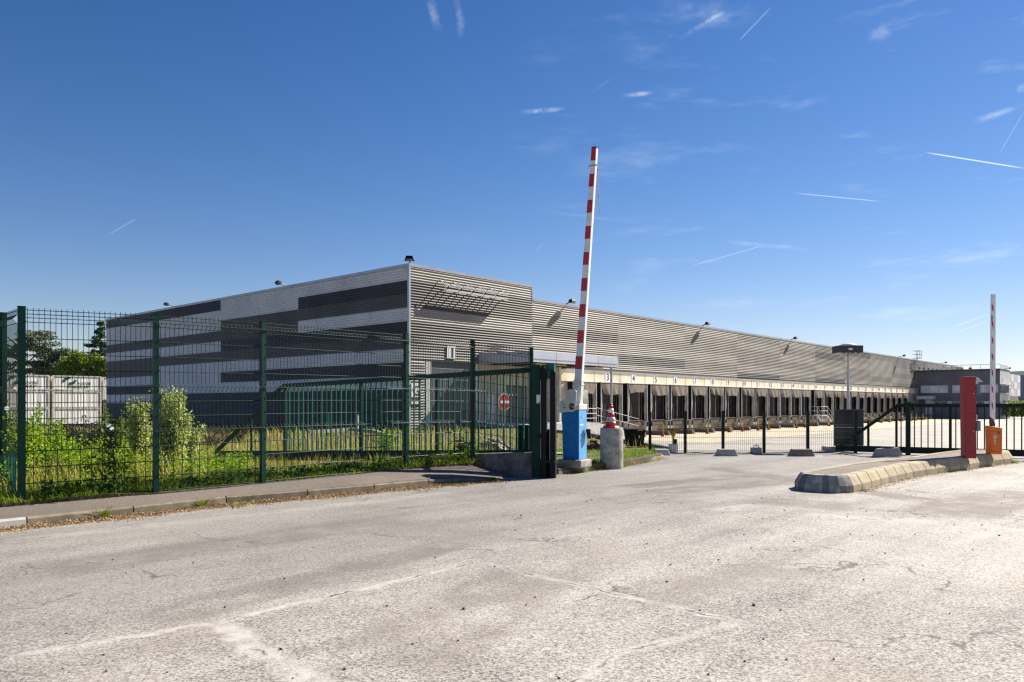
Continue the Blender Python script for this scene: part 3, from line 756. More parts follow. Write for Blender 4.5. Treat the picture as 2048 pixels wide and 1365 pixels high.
# office block at the far end --------------------------------------
OT = 109.7
ob = empty('office_building', tuple(bpt(OT, 0, 0)), RZ)
tag(ob, 'dark grey two storey office block standing at the far end of the docks', 'office building')
DK = M('office_dark_cladding', (.115, .118, .145), .5, .25, .4); BASEM = M('office_base_wall', (.17, .17, .185), .7, .25, .5)
m = MB(); m.box(0, 8.3, -12, 0, -1.3, 6.6); m.build('wall', DK, ob)
m = MB(); m.box(-.08, 8.36, -12.08, .0, 6.55, 6.8); m.build('roof_edge', DARKTRIM, ob)
m = MB(); m.box(-.05, .0, -11.9, -.3, -1.3, 1.35); m.build('base_wall', BASEM, ob)
def strip(y0, y1, z0, z1, panes, mat=GLASS):
    w = MB(); w.box(-.09, -.01, y0, y1, z0, z1); fo = w.build('window', LSTEEL, ob)
    p = MB(); pw = (y1 - y0) / panes
    for k in range(panes): p.box(-.11, -.088, y0 + pw * k + .06, y0 + pw * (k + 1) - .06, z0 + .07, z1 - .07)
    p.build('pane', mat, fo)
PALEG = M('pale_blind_glass', (.56, .61, .70), .3, .35, .5)
strip(-4.9, -.9, 3.05, 4.3, 3, PALEG); strip(-10.9, -5.5, 3.05, 4.3, 4, PALEG)
strip(-11.8, -11.0, 3.05, 4.3, 1, PALEG)
for k in range(10): strip(-2.9 - .86 * k, -2.2 - .86 * k, .72, 1.75, 1, GLASS if k % 3 else PALEG)
m = MB(); m.box(-1.4, 0, -3.1, -.6, 2.05, 2.6); m.build('porch_canopy', CANOPY, ob)
m = MB(); m.box(-.08, 0, -2.6, -1.6, -.6, 2.0); m.build('entrance_door', PALEG, ob)
m = MB(); m.box(-.2, 0, -.55, -.0, -1.2, 4.0); m.build('corner_panel', PANELM, ob)
SID = M('office_light_cladding', (.50, .49, .45), .5, .15, .4)
m = MB(); m.box(.05, 8.2, -12.05, -12.0, 4.4, 6.5); m.box(.05, 8.2, -12.05, -12.0, 1.5, 2.9); m.build('side_cladding', SID, ob)
m = MB(); m.box(.3, 8.0, -12.06, -12.0, 3.1, 4.2); m.build('side_window', GLASS, ob)
m = MB(); m.box(.2, 8.3, -12.8, -12.05, 4.25, 4.38); m.box(.2, 8.3, -12.8, -12.05, 2.9, 3.0); m.box(.2, 8.3, -12.8, -12.05, 1.3, 1.5); m.build('sun_shade', LSTEEL, ob)
m = MB(); m.tube([(.4, -12, 7.5), (.4, -4.0, 7.5), (6, -4.0, 7.5)], .03, 4)
for k in range(7): m.tube([(.4, -12 + 1.33 * k, 6.8), (.4, -12 + 1.33 * k, 7.5)], .025, 4)
for k in range(8): m.tube([(.4 + k * .9, -12, 6.8), (.4 + k * .9, -12, 7.5)], .025, 4)
m.tube([(.4, -12, 7.5), (7.5, -12, 7.5)], .03, 4); m.build('roof_railing', GALV, ob)
floodlight(bpt(OT, 9.0 - .9, 6.8), RZ - PI / 2, 'small floodlight on the office block roof near its railing', 1.0, .5)
floodlight(bpt(OT + 4, 12.0, 6.8), RZ, 'small floodlight on the lit right corner of the office block roof', 1.2, .6)
# second lower block and the blue hall behind it
an = empty('annex_building', tuple(bpt(OT + 8.5, 11.2, 0)), RZ)
tag(an, 'pale grey annex with a white lower wall behind the right end of the office block', 'annex building')
m = MB(); m.box(0, 13, -.5, 6, 2.6, 6.3); m.mat(1)
for r in range(3):
    for k in range(4): 
        if (r + k) % 2: m.box(.2 + 3.1 * k, 3.2 + 3.1 * k, -.53, -.5, 2.7 + 1.15 * r, 3.8 + 1.15 * r)
m.build('upper_wall', [SID, PANELL], an)
m = MB(); m.box(.2, 12.8, -.2, 5.9, -1.2, 2.6); m.build('lower_wall', CONCL, an)
m = MB(); m.box(5.5, 8.5, -.24, -.2, .3, 2.0); m.build('garage_door', GALV, an)
hall = empty('distant_hall', (gx(2040, 190), 190, -1), .15)
tag(hall, 'plain blue grey hall far behind the annex at the right edge', 'hall')
m = MB(); m.box(0, 60, 0, 30, 0, 9.4); m.build('wall', M('blue_grey_sheet', (.12, .14, .19), .6, .1, .2), hall)
m = MB(); m.box(-.2, 60.2, -.2, 30.2, 9.4, 10.4); m.build('roof', M('pale_roof', (.5, .52, .56), .6), hall)

# ramp with handrails in front of the canopy -----------------------
RAIL = M('dull_grey_rail', (.27, .27, .27), .5)
rp = empty('loading_ramp', tuple(bpt(0, 0, 0)), RZ)
tag(rp, 'concrete loading ramp with thin steel handrails sloping down below the canopy', 'ramp')
m = MB(); m.prism([(5.9, -1.4), (18.6, -1.4), (18.6, -.85), (13.0, .10), (5.9, .10)], 'y', -4.2, -2.4)
m.box(5.9, 12.6, -2.4, -.0, -1.4, .095)
m.build('ramp_body', CONCL, rp)
m = MB()
for y in (-4.15,):
    for k in range(4): m.tube([(9.2 + 1.2 * k, y, .1), (9.2 + 1.2 * k, y, 1.05)], .018, 5)
    for z in (.4, .72, 1.05): m.tube([(9.2, y, z), (13.0, y, z)], .018, 5)
    for dz in (.5, 1.0): m.tube([(13.0, y, dz + .1), (18.3, y, dz - .75)], .018, 5)
    for k in range(5): x = 13.2 + 1.27 * k; zb = .1 - .17 * (x - 13.0); m.tube([(x, y, zb), (x, y, zb + .98)], .018, 5)
m.build('handrail', RAIL, rp)
# yellow and black marker boards seen on the canopy post
# stairs between docks 15 and 16 ----------------------------------
st = empty('steel_stairs', tuple(bpt(xg, 0, 0)), RZ)
tag(st, 'grey steel stairs with handrails leading up to the service door between docks 15 and 16', 'stairs')
m = MB(); m.box(-.9, .9, -1.9, -.7, -.12, 0)
for k in range(6): m.box(.9 + .28 * k, 1.2 + .28 * k, -1.9, -.7, -.3 - .16 * k, -.24 - .16 * k)
m.beam((.9, -1.9, -.1), (2.7, -1.9, -1.05), .05, .2); m.beam((.9, -.7, -.1), (2.7, -.7, -1.05), .05, .2)
for y in (-1.85, -.75):
    for x in (-.8, .8): m.beam((x, y, -1.1), (x, y, 0), .08, .08)
m.build('steps', LSTEEL, st)
m = MB()
for y in (-1.9, -.7):
    for dz in (.5, 1.0): m.tube([(.9, y, dz), (2.8, y, dz - 1.0)], .03, 5)
    m.tube([(.9, y, -.1), (.9, y, 1.0)], .03, 5); m.tube([(2.7, y, -1.05), (2.7, y, .05)], .03, 5)
for z in (.5, 1.0): m.tube([(-.9, -1.9, z), (.9, -1.9, z)], .03, 5); m.tube([(-.9, -1.9, z), (-.9, -.7, z)], .03, 5)
m.build('handrail', GALV, st)

# concrete apron in front of the docks, wheel guides, marker posts --
g = MB()
for (a, b) in [(14, 40), (40, 80), (80, 111)]:
    g.poly([bpt(a, .02, -1.04), bpt(a, 12.0, -1.04), bpt(b, 12.0, -1.04), bpt(b, .02, -1.04)])
struct(g.build('dock_apron', APRONM))
g = MB()
for k in keys:
    x = NT_[k] + 1.75; rl = random.Random(k)
    for q in range(6):
        if rl.random() < .25: continue
        a, b = 4.9 + 1.15 * q, 4.9 + 1.15 * q + rl.uniform(.6, 1.1); g.poly([bpt(x - .07, a, -1.036), bpt(x - .07, b, -1.036), bpt(x + .07, b, -1.036), bpt(x + .07, a, -1.036)])
struct(g.build('bay_markings', M('worn_yellow_line', (.60, .40, .10), .8, .4, 3)))
m = MB(); m.hull8([(-.22, -4.6, 0), (.22, -4.6, 0), (.22, -1.4, 0), (-.22, -1.4, 0)], [(-.18, -4.5, .36), (.18, -4.5, .36), (.18, -1.4, .36), (-.18, -1.4, .36)])
gp = None
for k in keys:
    x = NT_[k] + 1.75
    if k in (15,): continue
    if gp is None: o = gp = m.build('wheel_guide', TIMBER, bevel=.03)
    else: o = gp.copy(); COL.objects.link(o)
    o.location = bpt(x, 0, -1.06); o.rotation_euler = (0, 0, RZ)
    tag(o, f'low brown wheel guide lying on the apron just right of dock {k}', 'wheel guide', 'wheel guides on the dock apron')
def marker(t, d, label, tilt=.05, cone=True):
    e = empty('marker_post', tuple(bpt(t, d, -1.05)), RZ)
    tag(e, label, 'marker post', 'yellow marker posts on the dock apron')
    m = MB(); m.tube([(0, 0, 0), (tilt, 0, .95)], .045, 6); m.build('post', YELLOW, e)
    m = MB(); m.hull8([(-.2, -.16, 0), (.2, -.16, 0), (.2, .16, 0), (-.2, .16, 0)], [(-.1, -.08, .14), (.1, -.08, .14), (.1, .08, .14), (-.1, .08, .14)]); m.build('base', DRED, e)
for px, k in [(1327, 5), (1416, 7), (1460, 9), (1486, 10), (1517, 11), (1538, 12), (1594, 14), (1611, 15), (1659, 17), (1780, 26), (1762, 24), (1802, 28), (1744, 22)]:
    marker(tpix(px, 5.2), 5.2, f'yellow marker post on a red foot on the apron in front of dock {k}', rnd.uniform(-.12, .12))
for px, nm in [(1823, 'leftmost of the three beyond dock 28'), (1833, 'middle one of the three beyond dock 28'), (1846, 'rightmost of the three beyond dock 28')]:
    marker(tpix(px, 5.2), 5.2, f'yellow marker post on a red foot, {nm}', .03)
# ------------------------------------------------------------------ mesh fence on the left
FP = [(-6.05, 9.45, 2.584, .16), (-4.79, 10.30, 2.603, .19), (-3.71, 11.40, 2.62, .23), (-1.88, 13.60, 2.634, .26), (-.77, 14.95, 2.618, .27), (.375, 14.78, 2.46, .42)]
fe = empty('mesh_fence', FP[0][:2] + (0,))
tag(fe, 'tall dark green welded mesh fence with square posts along the pavement', 'mesh fence')
O = Vector(FP[0][:2] + (0,))
def fpost(x, y, z0, z1, par, org, ang, w=.075):
    m = MB(); m.X = Matrix.Translation(Vector((x, y, 0)) - org) @ Matrix.Rotation(ang, 4, 'Z')
    m.box(-w / 2, w / 2, -w / 2, w / 2, z0 - .3, z1); m.box(-w / 2 - .004, w / 2 + .004, -w / 2 - .004, w / 2 + .004, z1, z1 + .012)
    m.mat(1)
    z = z0 + .25
    while z < z1 - .05:
        m.box(w / 2 - .012, w / 2 + .006, -w / 2 - .006, -w / 2 + .012, z - .01, z + .01); z += .2
    return m.build('post', [GREEN, WIRE], par)
def wire_panel(P, Q, zb0, zb1, zt0, zt1, par, org, pitch, zs, folds, r=.0042, up=.03, off=-.045):
    """zs: heights of the cross wires (from the top, negative); folds: heights bulging out"""
    P, Q = Vector(P), Vector(Q); L = (Q - P).length; d = (Q - P) / L; nl = Vector((d.y, -d.x, 0))
    n = max(2, round(L / pitch)); m = MB(); sag = [rnd.uniform(-.004, .004) for _ in range(n + 1)]
    for k in range(n + 1):
        u = k / n; base = P + d * (L * u) - org + nl * (-off - .045); zt = zt0 + (zt1 - zt0) * u; zb = zb0 + (zb1 - zb0) * u
        pts = [base + Vector((0, 0, zt + up))]
        for f in folds:
            if zt - f < zb: continue
            pts += [base + Vector((0, 0, zt - f + .05)), base + nl * .05 + Vector((0, 0, zt - f)), base + Vector((0, 0, zt - f - .05))]
        pts.append(base + Vector((0, 0, zb)))
        m.tube(pts, r, 4, False)
    for s in zs:
        a = P - org + nl * (-off - .045 + (.05 if any(abs(s - f) < .01 for f in folds) else .006)); b = a + (Q - P)
        if zt0 - s < zb0 - .02: continue
        m.tube([a + Vector((0, 0, zt0 - s)), b + Vector((0, 0, zt1 - s))], r * 1.1, 4, False)
    m.keepn = True
    return m.build('mesh_panel', WIRE, par)
for i, (x, y, zt, zb) in enumerate(FP):
    a = FP[max(0, i - 1)]; b = FP[min(len(FP) - 1, i + 1)]
    fpost(x, y, zb, zt, fe, O, math.atan2(b[1] - a[1], b[0] - a[0]), .085 if i == 0 else .068)
for i in range(5):
    (x0, y0, t0_, b0), (x1, y1, t1_, b1) = FP[i], FP[i + 1]
    split = 1.78
    if i < 4:
        wire_panel((x0, y0, 0), (x1, y1, 0), t0_ - split, t1_ - split, t0_ - .03, t1_ - .03, fe, O, .061, [.0, .05, .10, .15] + [.35 + .2 * k for k in range(8)], [.10, .95, 1.55])
        wire_panel((x0, y0, 0), (x1, y1, 0), b0 - .05, b1 - .05, t0_ - split, t1_ - split, fe, O, .122, [.0, .2, .4, .6], [], r=.0055)
    else:
        wire_panel((x0, y0, 0), (x1, y1, 0), .48, .48, t0_ - .03, t1_ - .03, fe, O, .061, [.0, .05, .10, .15] + [.35 + .2 * k for k in range(9)], [.10, .95, 1.55])
# return with a pedestrian gate at the far left
pg = empty('pedestrian_gate', (-6.62, 9.98, 0))
tag(pg, 'narrow green mesh gate leaf with barred lower half at the left edge of the fence', 'gate')
O2 = Vector((-6.62, 9.98, 0)); A, B = Vector((-6.64, 9.98, 0)), Vector((-6.12, 9.47, 0))
fpost(-6.64, 9.98, .1, 2.57, pg, O2, -.78, .085)
wire_panel(A, B, .75, .75, 2.54, 2.54, pg, O2, .05, [0, .05, .1, .15] + [.35 + .2 * k for k in range(8)], [.1, .95, 1.55])
m = MB()
for z in (.12, .76): m.beam(A - O2 + Vector((.05, -.05, z)), B - O2 + Vector((-.05, .05, z)), .03, .05)
d = (B - A)
for k in range(9): p = A + d * (.1 + .1 * k) - O2; m.beam(p + Vector((0, 0, .12)), p + Vector((0, 0, .76)), .014, .014)
m.build('barred_panel', GREEN2, pg)
ff = empty('side_fence', (-6.7, 10.0, 0))
tag(ff, 'short run of green mesh fence beyond the gate leaf at the left edge', 'mesh fence')
fpost(-9.3, 10.6, .1, 2.57, ff, Vector((-6.7, 10.0, 0)), 0, .075)
wire_panel((-9.3, 10.6, 0), (-6.68, 10.0, 0), .1, .1, 2.54, 2.54, ff, Vector((-6.7, 10, 0)), .06, [0, .05, .1, .15] + [.35 + .2 * k for k in range(11)], [.1, .95, 1.55])

# ------------------------------------------------------------------ sliding gates
def sliding_gate(name, P, Q, zt, zb, z_slope, n_bars, label, par_posts, mats, tri, tri_side, top_h=.10, bot_h=.17, w=.06, barw=.028):
    """P left end, Q right end; z at Q, falling by z_slope towards P"""
    P, Q = Vector(P), Vector(Q); e = empty(name, tuple(P)); tag(e, label, 'sliding gate')
    d = Q - P; L = d.length
    def at_(u, z): return d * u + Vector((0, 0, z - z_slope * (1 - u)))
    m = MB(); m.beam(at_(0, zt), at_(1, zt), w, top_h); m.build('top_rail', mats[0], e)
    u0 = -tri / L if tri_side < 0 else 0; u1 = 1 + tri / L if tri_side > 0 else 1
    m = MB(); m.beam(at_(u0, zb), at_(u1, zb), w * 1.3, bot_h); m.build('bottom_rail', mats[0], e)
    if tri:
        m = MB(); us, ue = (0, u0) if tri_side < 0 else (1, u1)
        m.beam(at_(us, zt), at_(ue, zb + .08), w, .085); m.build('brace', mats[0], e)
        m = MB(); um = us + (ue - us) * .45
        if n_bars > 30 or tri > 1.9: m.beam(at_(um, zb), at_(um, zb + (zt - zb) * .55), w * .7, .05); m.build('stay', mats[0], e)
    for up_ in par_posts:
        m = MB(); m.beam(at_(up_, zb), at_(up_, zt), .07, .07, tuple(d.normalized())); m.build('upright', mats[0], e)
    me = None
    for k in range(n_bars):
        u = (k + .5) / n_bars
        if any(abs(u - q) < .5 / n_bars for q in par_posts): continue
        m = MB()
        if me is None:
            m.X = Matrix.Rotation(math.atan2(d.y, d.x), 4, 'Z'); m.box(-barw / 2, barw / 2, -barw / 2, barw / 2, bot_h / 2, zt - zb - top_h / 2)
            o = m.build('bar', mats[1], e); me = o.data
        else:
            o = bpy.data.objects.new('bar', me); COL.objects.link(o); o.parent = e
        o.location = at_(u, zb)
    return e
lg = sliding_gate('sliding_gate', (-5.52, 18.45, 0), (.42, 14.92, 0), 2.05, .375, .235, 46, 'tall green barred sliding gate standing open behind the mesh fence', [.012, .36, .665], [GREEN, GREEN2], 2.45, -1, bot_h=.235)
# gate rail foundation wall
m = MB()
m.hull8([(-.86, 15.02, -.1), (.40, 14.50, -.1), (.46, 14.82, -.1), (-.80, 15.3, -.1)], [(-.86, 15.05, .40), (.40, 14.55, .47), (.46, 14.82, .47), (-.80, 15.3, .40)])
tag(m.build('low_wall', CONCD, bevel=.015), 'stained low concrete wall under the green gate beside the pavement', 'wall')
# stanchion with guide posts
sx = empty('gate_stanchion', (.52, 14.5, 0), -.45)
tag(sx, 'dark green gate stanchion with two black rubber faced catch posts at the road edge', 'gate stanchion')
m = MB(); m.box(-.13, .05, -.07, .11, -.05, 2.12); m.build('post', GREEN, sx, bevel=.006)
m = MB(); m.box(.0, .30, .0, .10, 2.02, 2.13); m.box(.13, .26, -.05, .10, 1.86, 2.02); m.build('head_plate', GREEN2, sx, bevel=.004)
for xx, h in ((.10, 2.09), (.285, 2.03)):
    m = MB(); m.prism([(-.052, .0), (.052, .0), (.052, h - .05), (.02, h), (-.03, h), (-.052, h - .04)], 'y', -.10, .06); o = m.build('catch_post', BLACK, sx, bevel=.006)
    m = MB(); m.box(-.060, -.053, -.09, -.02, .3, h - .25); q = m.build('edge_strip', LSTEEL, o)
    o.location = (xx, 0, 0); o.rotation_euler = (0, 0, .25)
m = MB(); m.box(.02, .36, -.11, .07, .28, .34); m.box(.15, .24, .02, .06, .0, .9); m.build('base_plate', DKGREEN, sx)
m = MB(); m.box(.03, .049, -.0745, -.0715, 1.43, 1.56); m.box(-.03, .03, -.0745, -.0715, 1.40, 1.56); m.build('notice', WHITE, sx)
m = MB(); m.tube([(.045, -.02, .78), (.045, -.12, .78)], .05, 10); m.build('roller', BLACK, sx)
mb_ = MB(); mb_.box(-.13, .10, -.1, .1, .2, .93); mb_.box(-.15, .12, -.12, .12, .93, .96)
o = mb_.build('motor_cabinet', DKGREEN, bevel=.01); o.location = (.28, 15.55, 0); o.rotation_euler = (0, 0, -.5)
tag(o, 'small dark green motor cabinet with a grey lid behind the end of the green gate', 'cabinet')

# right gate
rg = sliding_gate('sliding_gate', (9.28, 21.65, 0), (14.6, 18.6, 0), 1.34, .13, 0, 38, 'low dark green barred sliding gate closing the right lane', [.012, .44, .80], [DKGREEN, DKGREEN], 1.0, 1)
# leave the counterweight triangle on the left
for ch in list(rg.children):
    if ch.name.startswith(('brace',)): bpy.data.objects.remove(ch)
m = MB(); P0 = Vector((9.28, 21.65, 0)); dv = Vector((5.32, -3.05, 0)).normalized()
m.beam(dv * 1.45 + Vector((0, 0, 1.34)), dv * .0 + Vector((0, 0, .20)), .06, .085); m.build('brace', DKGREEN, rg)
m = MB(); m.beam(dv * -.12 + Vector((0, 0, .13)), dv * -.004 + Vector((0, 0, .13)), .076, .168); m.build('counterweight_beam', DKGREEN, rg)
# everything left of the guide post above the brace stays open: take out the rail and bars there
for ch in list(rg.children):
    k = ch.name.split('.')[0]
    if k == 'bar' and ch.location.length < 1.50: bpy.data.objects.remove(ch)
    elif k == 'top_rail' or (k == 'upright' and False): bpy.data.objects.remove(ch)
m = MB(); m.beam(dv * 1.42 + Vector((0, 0, 1.34)), dv * 6.2 + Vector((0, 0, 1.34)), .06, .10); m.build('top_rail', DKGREEN, rg)
for ch in list(rg.children):
    if ch.name.startswith('upright') and abs(sum(v[0] for v in ch.bound_box) / 8) < .3: bpy.data.objects.remove(ch)
for u, h in ((.72, .93), (1.42, 1.3)):
    m = MB(); m.beam(dv * u + Vector((0, 0, .13)), dv * u + Vector((0, 0, h)), .06, .06, tuple(dv)); m.build('upright', DKGREEN, rg)
gp_ = empty('gate_guide_post', tuple(P0 + dv * 1.62 + Vector((.0, -.18, 0))), -.52)
tag(gp_, 'square dark green guide post with a cap plate holding the right gate', 'gate post')
m = MB(); m.box(-.06, .06, -.06, .06, -.05, 1.42); m.build('post', DKGREEN, gp_); m = MB(); m.box(-.1, .1, -.08, .08, 1.42, 1.445); m.build('cap_plate', GREEN2, gp_)
m = MB(); m.box(.07, .15, -.06, .05, 1.2, 1.4); m.build('guide_roller', BLACK, gp_)

# ------------------------------------------------------------------ yard fence
yf = empty('yard_fence', (3.87, 21.5, 0))
tag(yf, 'waist high black mesh fence between the entrance and the yard', 'mesh fence')
O3 = Vector((3.87, 21.5, 0)); YP = [(gx(1300, 21.5), 21.5), (gx(1370.5, 21.45), 21.45), (gx(1446, 21.5), 21.5), (gx(1528, 21.45), 21.45), (gx(1615.5, 21.4), 21.4), (gx(1711, 21.35), 21.35)]
for i, (x, y) in enumerate(YP):
    m = MB(); m.X = Matrix.Translation(Vector((x, y, 0)) - O3); m.box(-.035, .035, -.03, .03, -.05, 1.17 + .012 * (i % 3)); m.build('post', DKGREEN, yf)
for a, b in zip(YP, YP[1:]):
    wire_panel(a + (0,), b + (0,), .03, .03, .80, .80, yf, O3, .055, [0, .18, .36, .54, .72], [.09], r=.0032, up=.01)
# concrete separators
def separator(px0, px1, ybot, ytop, Y, rz, label, mt):
    x0, x1 = gx(px0, Y), gx(px1, Y); w = x1 - x0; h = (ybot - ytop) / FPX * Y; m = MB()
    m.hull8([(-w / 2, -.16, 0), (w / 2, -.16, 0), (w / 2, .16, 0), (-w / 2, .16, 0)], [(-w / 2 + .07, -.09, h), (w / 2 - .07, -.09, h), (w / 2 - .07, .09, h), (-w / 2 + .07, .09, h)])
    o = m.build('concrete_block', mt, bevel=.02); o.location = ((x0 + x1) / 2, Y, EYE - (ybot - 807) / FPX * Y); o.rotation_euler = (0, 0, rz)
    tag(o, label, 'concrete block', 'concrete blocks in front of the yard fence'); return o
CB = M('grey_separator', (.40, .37, .32), .85, .2, 6, bump=.4); CBB = M('brown_separator', (.22, .18, .15), .85, .3, 6, bump=.4)
separator(1304, 1340, 911, 898.5, 20.7, .05, 'pale flat concrete block next to the yellow stand and the grass edge', CONCL)
separator(1431, 1474, 913, 898.5, 20.4, 0, 'grey sloped concrete block below the third post of the yard fence', CB)
separator(1578, 1627, 913.5, 898.5, 20.3, 0, 'brownish sloped concrete block just left of the black solar cabinet', CBB)
o = separator(1748, 1802, 913.5, 896.5, 20.2, .1, 'bluish grey concrete block tilted in front of the right gate', CB); o.rotation_euler = (.0, math.radians(-4), .1)
# yellow stand
ys_ = empty('yellow_stand', (gx(1346.5, 21.9), 21.9, EYE - 98 / FPX * 21.9)); tag(ys_, 'yellow funnel shaped stand on a white block by the yard fence', 'stand')
m = MB(); m.box(-.115, .115, -.115, .115, 0, .24); m.build('base_block', WHITE, ys_, bevel=.01)
m = MB(); m.tube([(0, 0, .24), (0, 0, .44)], .03, 8); m.beam((0, 0, .42), (-.13, 0, .66), .05, .035); m.beam((0, 0, .42), (.12, 0, .66), .05, .035); m.beam((0, 0, .42), (.0, .1, .66), .05, .035); m.beam((0, 0, .42), (0, -.1, .66), .05, .035); m.build('funnel_frame', YELLOW, ys_)
m = MB(); m.box(-.17, .17, -.12, .12, .66, .69); m.build('top_plate', RUST, ys_)
m = MB(); m.box(.02, .09, -.08, .0, .24, .38); m.build('black_box', BLACK, ys_)
bb = empty('pump_block', (gx(1513, 21.3), 21.3, 0)); tag(bb, 'grey block with white pipe fittings on top beside the yard fence post', 'block')
m = MB(); m.box(-.14, .11, -.12, .12, 0, .17); m.build('block', CB, bb, bevel=.008)
m = MB(); m.tube([(-.08, 0, .17), (-.08, 0, .22), (.07, .02, .22), (.07, .02, .17)], .016, 6); m.tube([(0, 0, .2), (0, 0, .26)], .014, 6); m.build('pipe_fitting', WHITE, bb)
m = MB(); pts = [Vector((gx(1300, 21.2), 21.2, .02))]
for k in range(28):
    x = lerp(gx(1372, 21.2), gx(1715, 21.1), k / 27); pts.append(Vector((x, 21.15 + .12 * math.sin(k * 1.3), .025 + .012 * math.sin(k * 2.1) ** 2)))
m.tube(pts, .012, 5); tag(m.build('cable', BLACK), 'black cable lying on the ground along the foot of the yard fence', 'cable')
# solar surveillance tower
tw = empty('surveillance_tower', (gx(1697, 22.6), 22.6, 0)); tag(tw, 'black solar panelled surveillance tower with a mast and camera head', 'camera tower')
m = MB(); m.box(-.62, .75, -.35, .45, 0, .12); m.build('pallet_base', CB, tw, bevel=.01)
m = MB(); m.box(-.42, .40, -.02, .05, .14, 1.22)
pn = m.build('solar_panel', M('tower_frame', (.075, .075, .08), .5), tw)
m = MB()
for i in range(6):
    for j in range(10): m.box(-.40 + .132 * i, -.40 + .132 * i + .126, -.027, -.021, .17 + .104 * j, .17 + .104 * j + .099)
m.build('solar_cell', SOLAR, pn)
m = MB(); m.box(-.42, .40, -.034, -.024, .685, .70); m.build('frame_bar', LSTEEL, pn)
m = MB(); m.X = Matrix.Translation((.42, .0, 0)) @ Matrix.Rotation(1.15, 4, 'Z'); m.box(0, .62, -.02, .03, .14, 1.22); q = m.build('side_panel', DARKTRIM, tw)
m = MB(); m.X = Matrix.Translation((.42, .0, 0)) @ Matrix.Rotation(1.15, 4, 'Z')
for i in range(5):
    for j in range(10): m.box(.04 + .115 * i, .04 + .115 * i + .108, -.028, -.021, .17 + .104 * j, .17 + .104 * j + .096)
m.build('solar_cell', M('side_solar_cell', (.2, .2, .19), .3, .2, 5), q)
m = MB(); m.tube([(.10, .25, .1), (.10, .25, 1.6), ], .045, 10); m.tube([(.10, .25, 1.6), (.10, .25, 2.3)], .036, 10); m.tube([(.10, .25, 2.3), (.10, .25, 2.95)], .028, 10)
for z in (1.58, 2.28): m.tube([(.10, .25, z), (.10, .25, z + .05)], .055, 10)
m.build('mast', GALV, tw)
hd = MB(); hd.box(-.28, .44, .0, .5, 2.90, 3.11); hh = hd.build('camera_head', DARKTRIM, tw, bevel=.01)
m = MB(); m.lathe([(.24, 3.11), (.21, 3.15), (.12, 3.185), (.02, 3.195)], 16, (.10, .25, 0)); m.build('dome', WHITE, hh, smooth=True)
for x in (-.1, .16, .34):
    m = MB(); m.lathe([(.03, 2.9), (.055, 2.87), (.05, 2.80), (.02, 2.78)], 10, (x, .08, 0)); m.build('camera', LSTEEL, hh)
m = MB(); m.box(0, .12, -.004, .0, 2.97, 3.03); m.build('label_plate', WHITE, hh)

# ------------------------------------------------------------------ blue barrier
bl = empty('boom_barrier', (1.335, 15.35, .10), math.radians(32)); 
tag(bl, 'blue boom barrier with a white hood and raised red and white striped arm', 'barrier')
bl.rotation_euler = (0, 0, math.radians(-32))
m = MB(); m.box(-.46, .10, -.10, .40, 0, .165); m.build('plinth', CONC, bl, bevel=.025)
m = MB(); m.hull8([(-.36, -.0, .165), (.0, -.0, .165), (.0, .36, .165), (-.36, .36, .165)], [(-.385, -.0, 1.12), (-.0, -.0, 1.17), (-.0, .36, 1.17), (-.385, .36, 1.12)])
cb_ = m.build('cabinet', BLUE, bl, bevel=.012)
m = MB(); m.box(-.335, -.08, -.006, .0, .22, 1.07); m.build('door', BLUE, cb_, bevel=.003)
m = MB(); m.box(.0, .006, .01, .35, .175, 1.155); fp = m.build('sunlit_side_sheet', BLUE_SUNLIT, cb_)  # thin sheet that paints the cabinet's sunlit side lighter
m = MB(); m.tube([(.006, .14, 1.03), (.014, .14, 1.03)], .022, 12); m.build('lock', LSTEEL, cb_)
m = MB(); m.box(.0062, .009, .04, .19, .845, .885); m.build('sticker', WHITE, cb_)
m = MB(); m.tube([(.0, .20, .73), (.05, .20, .73)], .035, 10); m.mat(1); m.tube([(.03, .30, .74), (.10, .31, .74)], .04, 10); m.tube([(.06, .31, .76), (.075, .33, .58)], [.05, .035], 10); m.build('handle', [GALV, BLACK], cb_)
# hood
m = MB(); m.prism([(-.42, 1.10), (-.42, 1.345), (-.35, 1.375), (-.265, 1.40), (-.25, 1.56), (-.19, 1.585), (-.06, 1.575), (-.03, 1.53), (-.055, 1.20), (-.10, 1.13), (-.30, 1.12)], 'y', -.035, -.005)
m.box(-.40, .015, -.004, .38, 1.165, 1.285)
hd = m.build('hood', OFFWH, bl, bevel=.012)
m = MB(); m.prism([(-.30, 1.20), (-.31, 1.50), (-.25, 1.575), (-.05, 1.575), (.015, 1.54), (.03, 1.15), (.0, 1.10), (-.06, 1.10)], 'y', .375, .40); m.build('hood_cheek', OFFWH, hd, bevel=.01)
m = MB()
for z in (1.20, 1.26, 1.30): m.box(-.34, -.28, -.038, -.034, z, z + (.018 if z < 1.22 else .008))
m.build('vent_slot', INK, hd)
m = MB(); r2 = random.Random(3)
for k in range(9):
    a = k * .7; m.X = Matrix.Translation((-.135 + .045 * math.cos(a) * (k > 0), -.0375 - .0002 * k, 1.235 + .05 * math.sin(a) * (k > 0))) @ Matrix.Rotation(PI / 2, 4, 'X')
    q = [(r2.uniform(.016, .03) * math.cos(b * PI / 4), r2.uniform(.016, .03) * math.sin(b * PI / 4), 0) for b in range(8)]; m.poly(q)
m.build('worn_sticker', M('brown_worn_print', (.09, .055, .02), .8, .6, 60), hd)
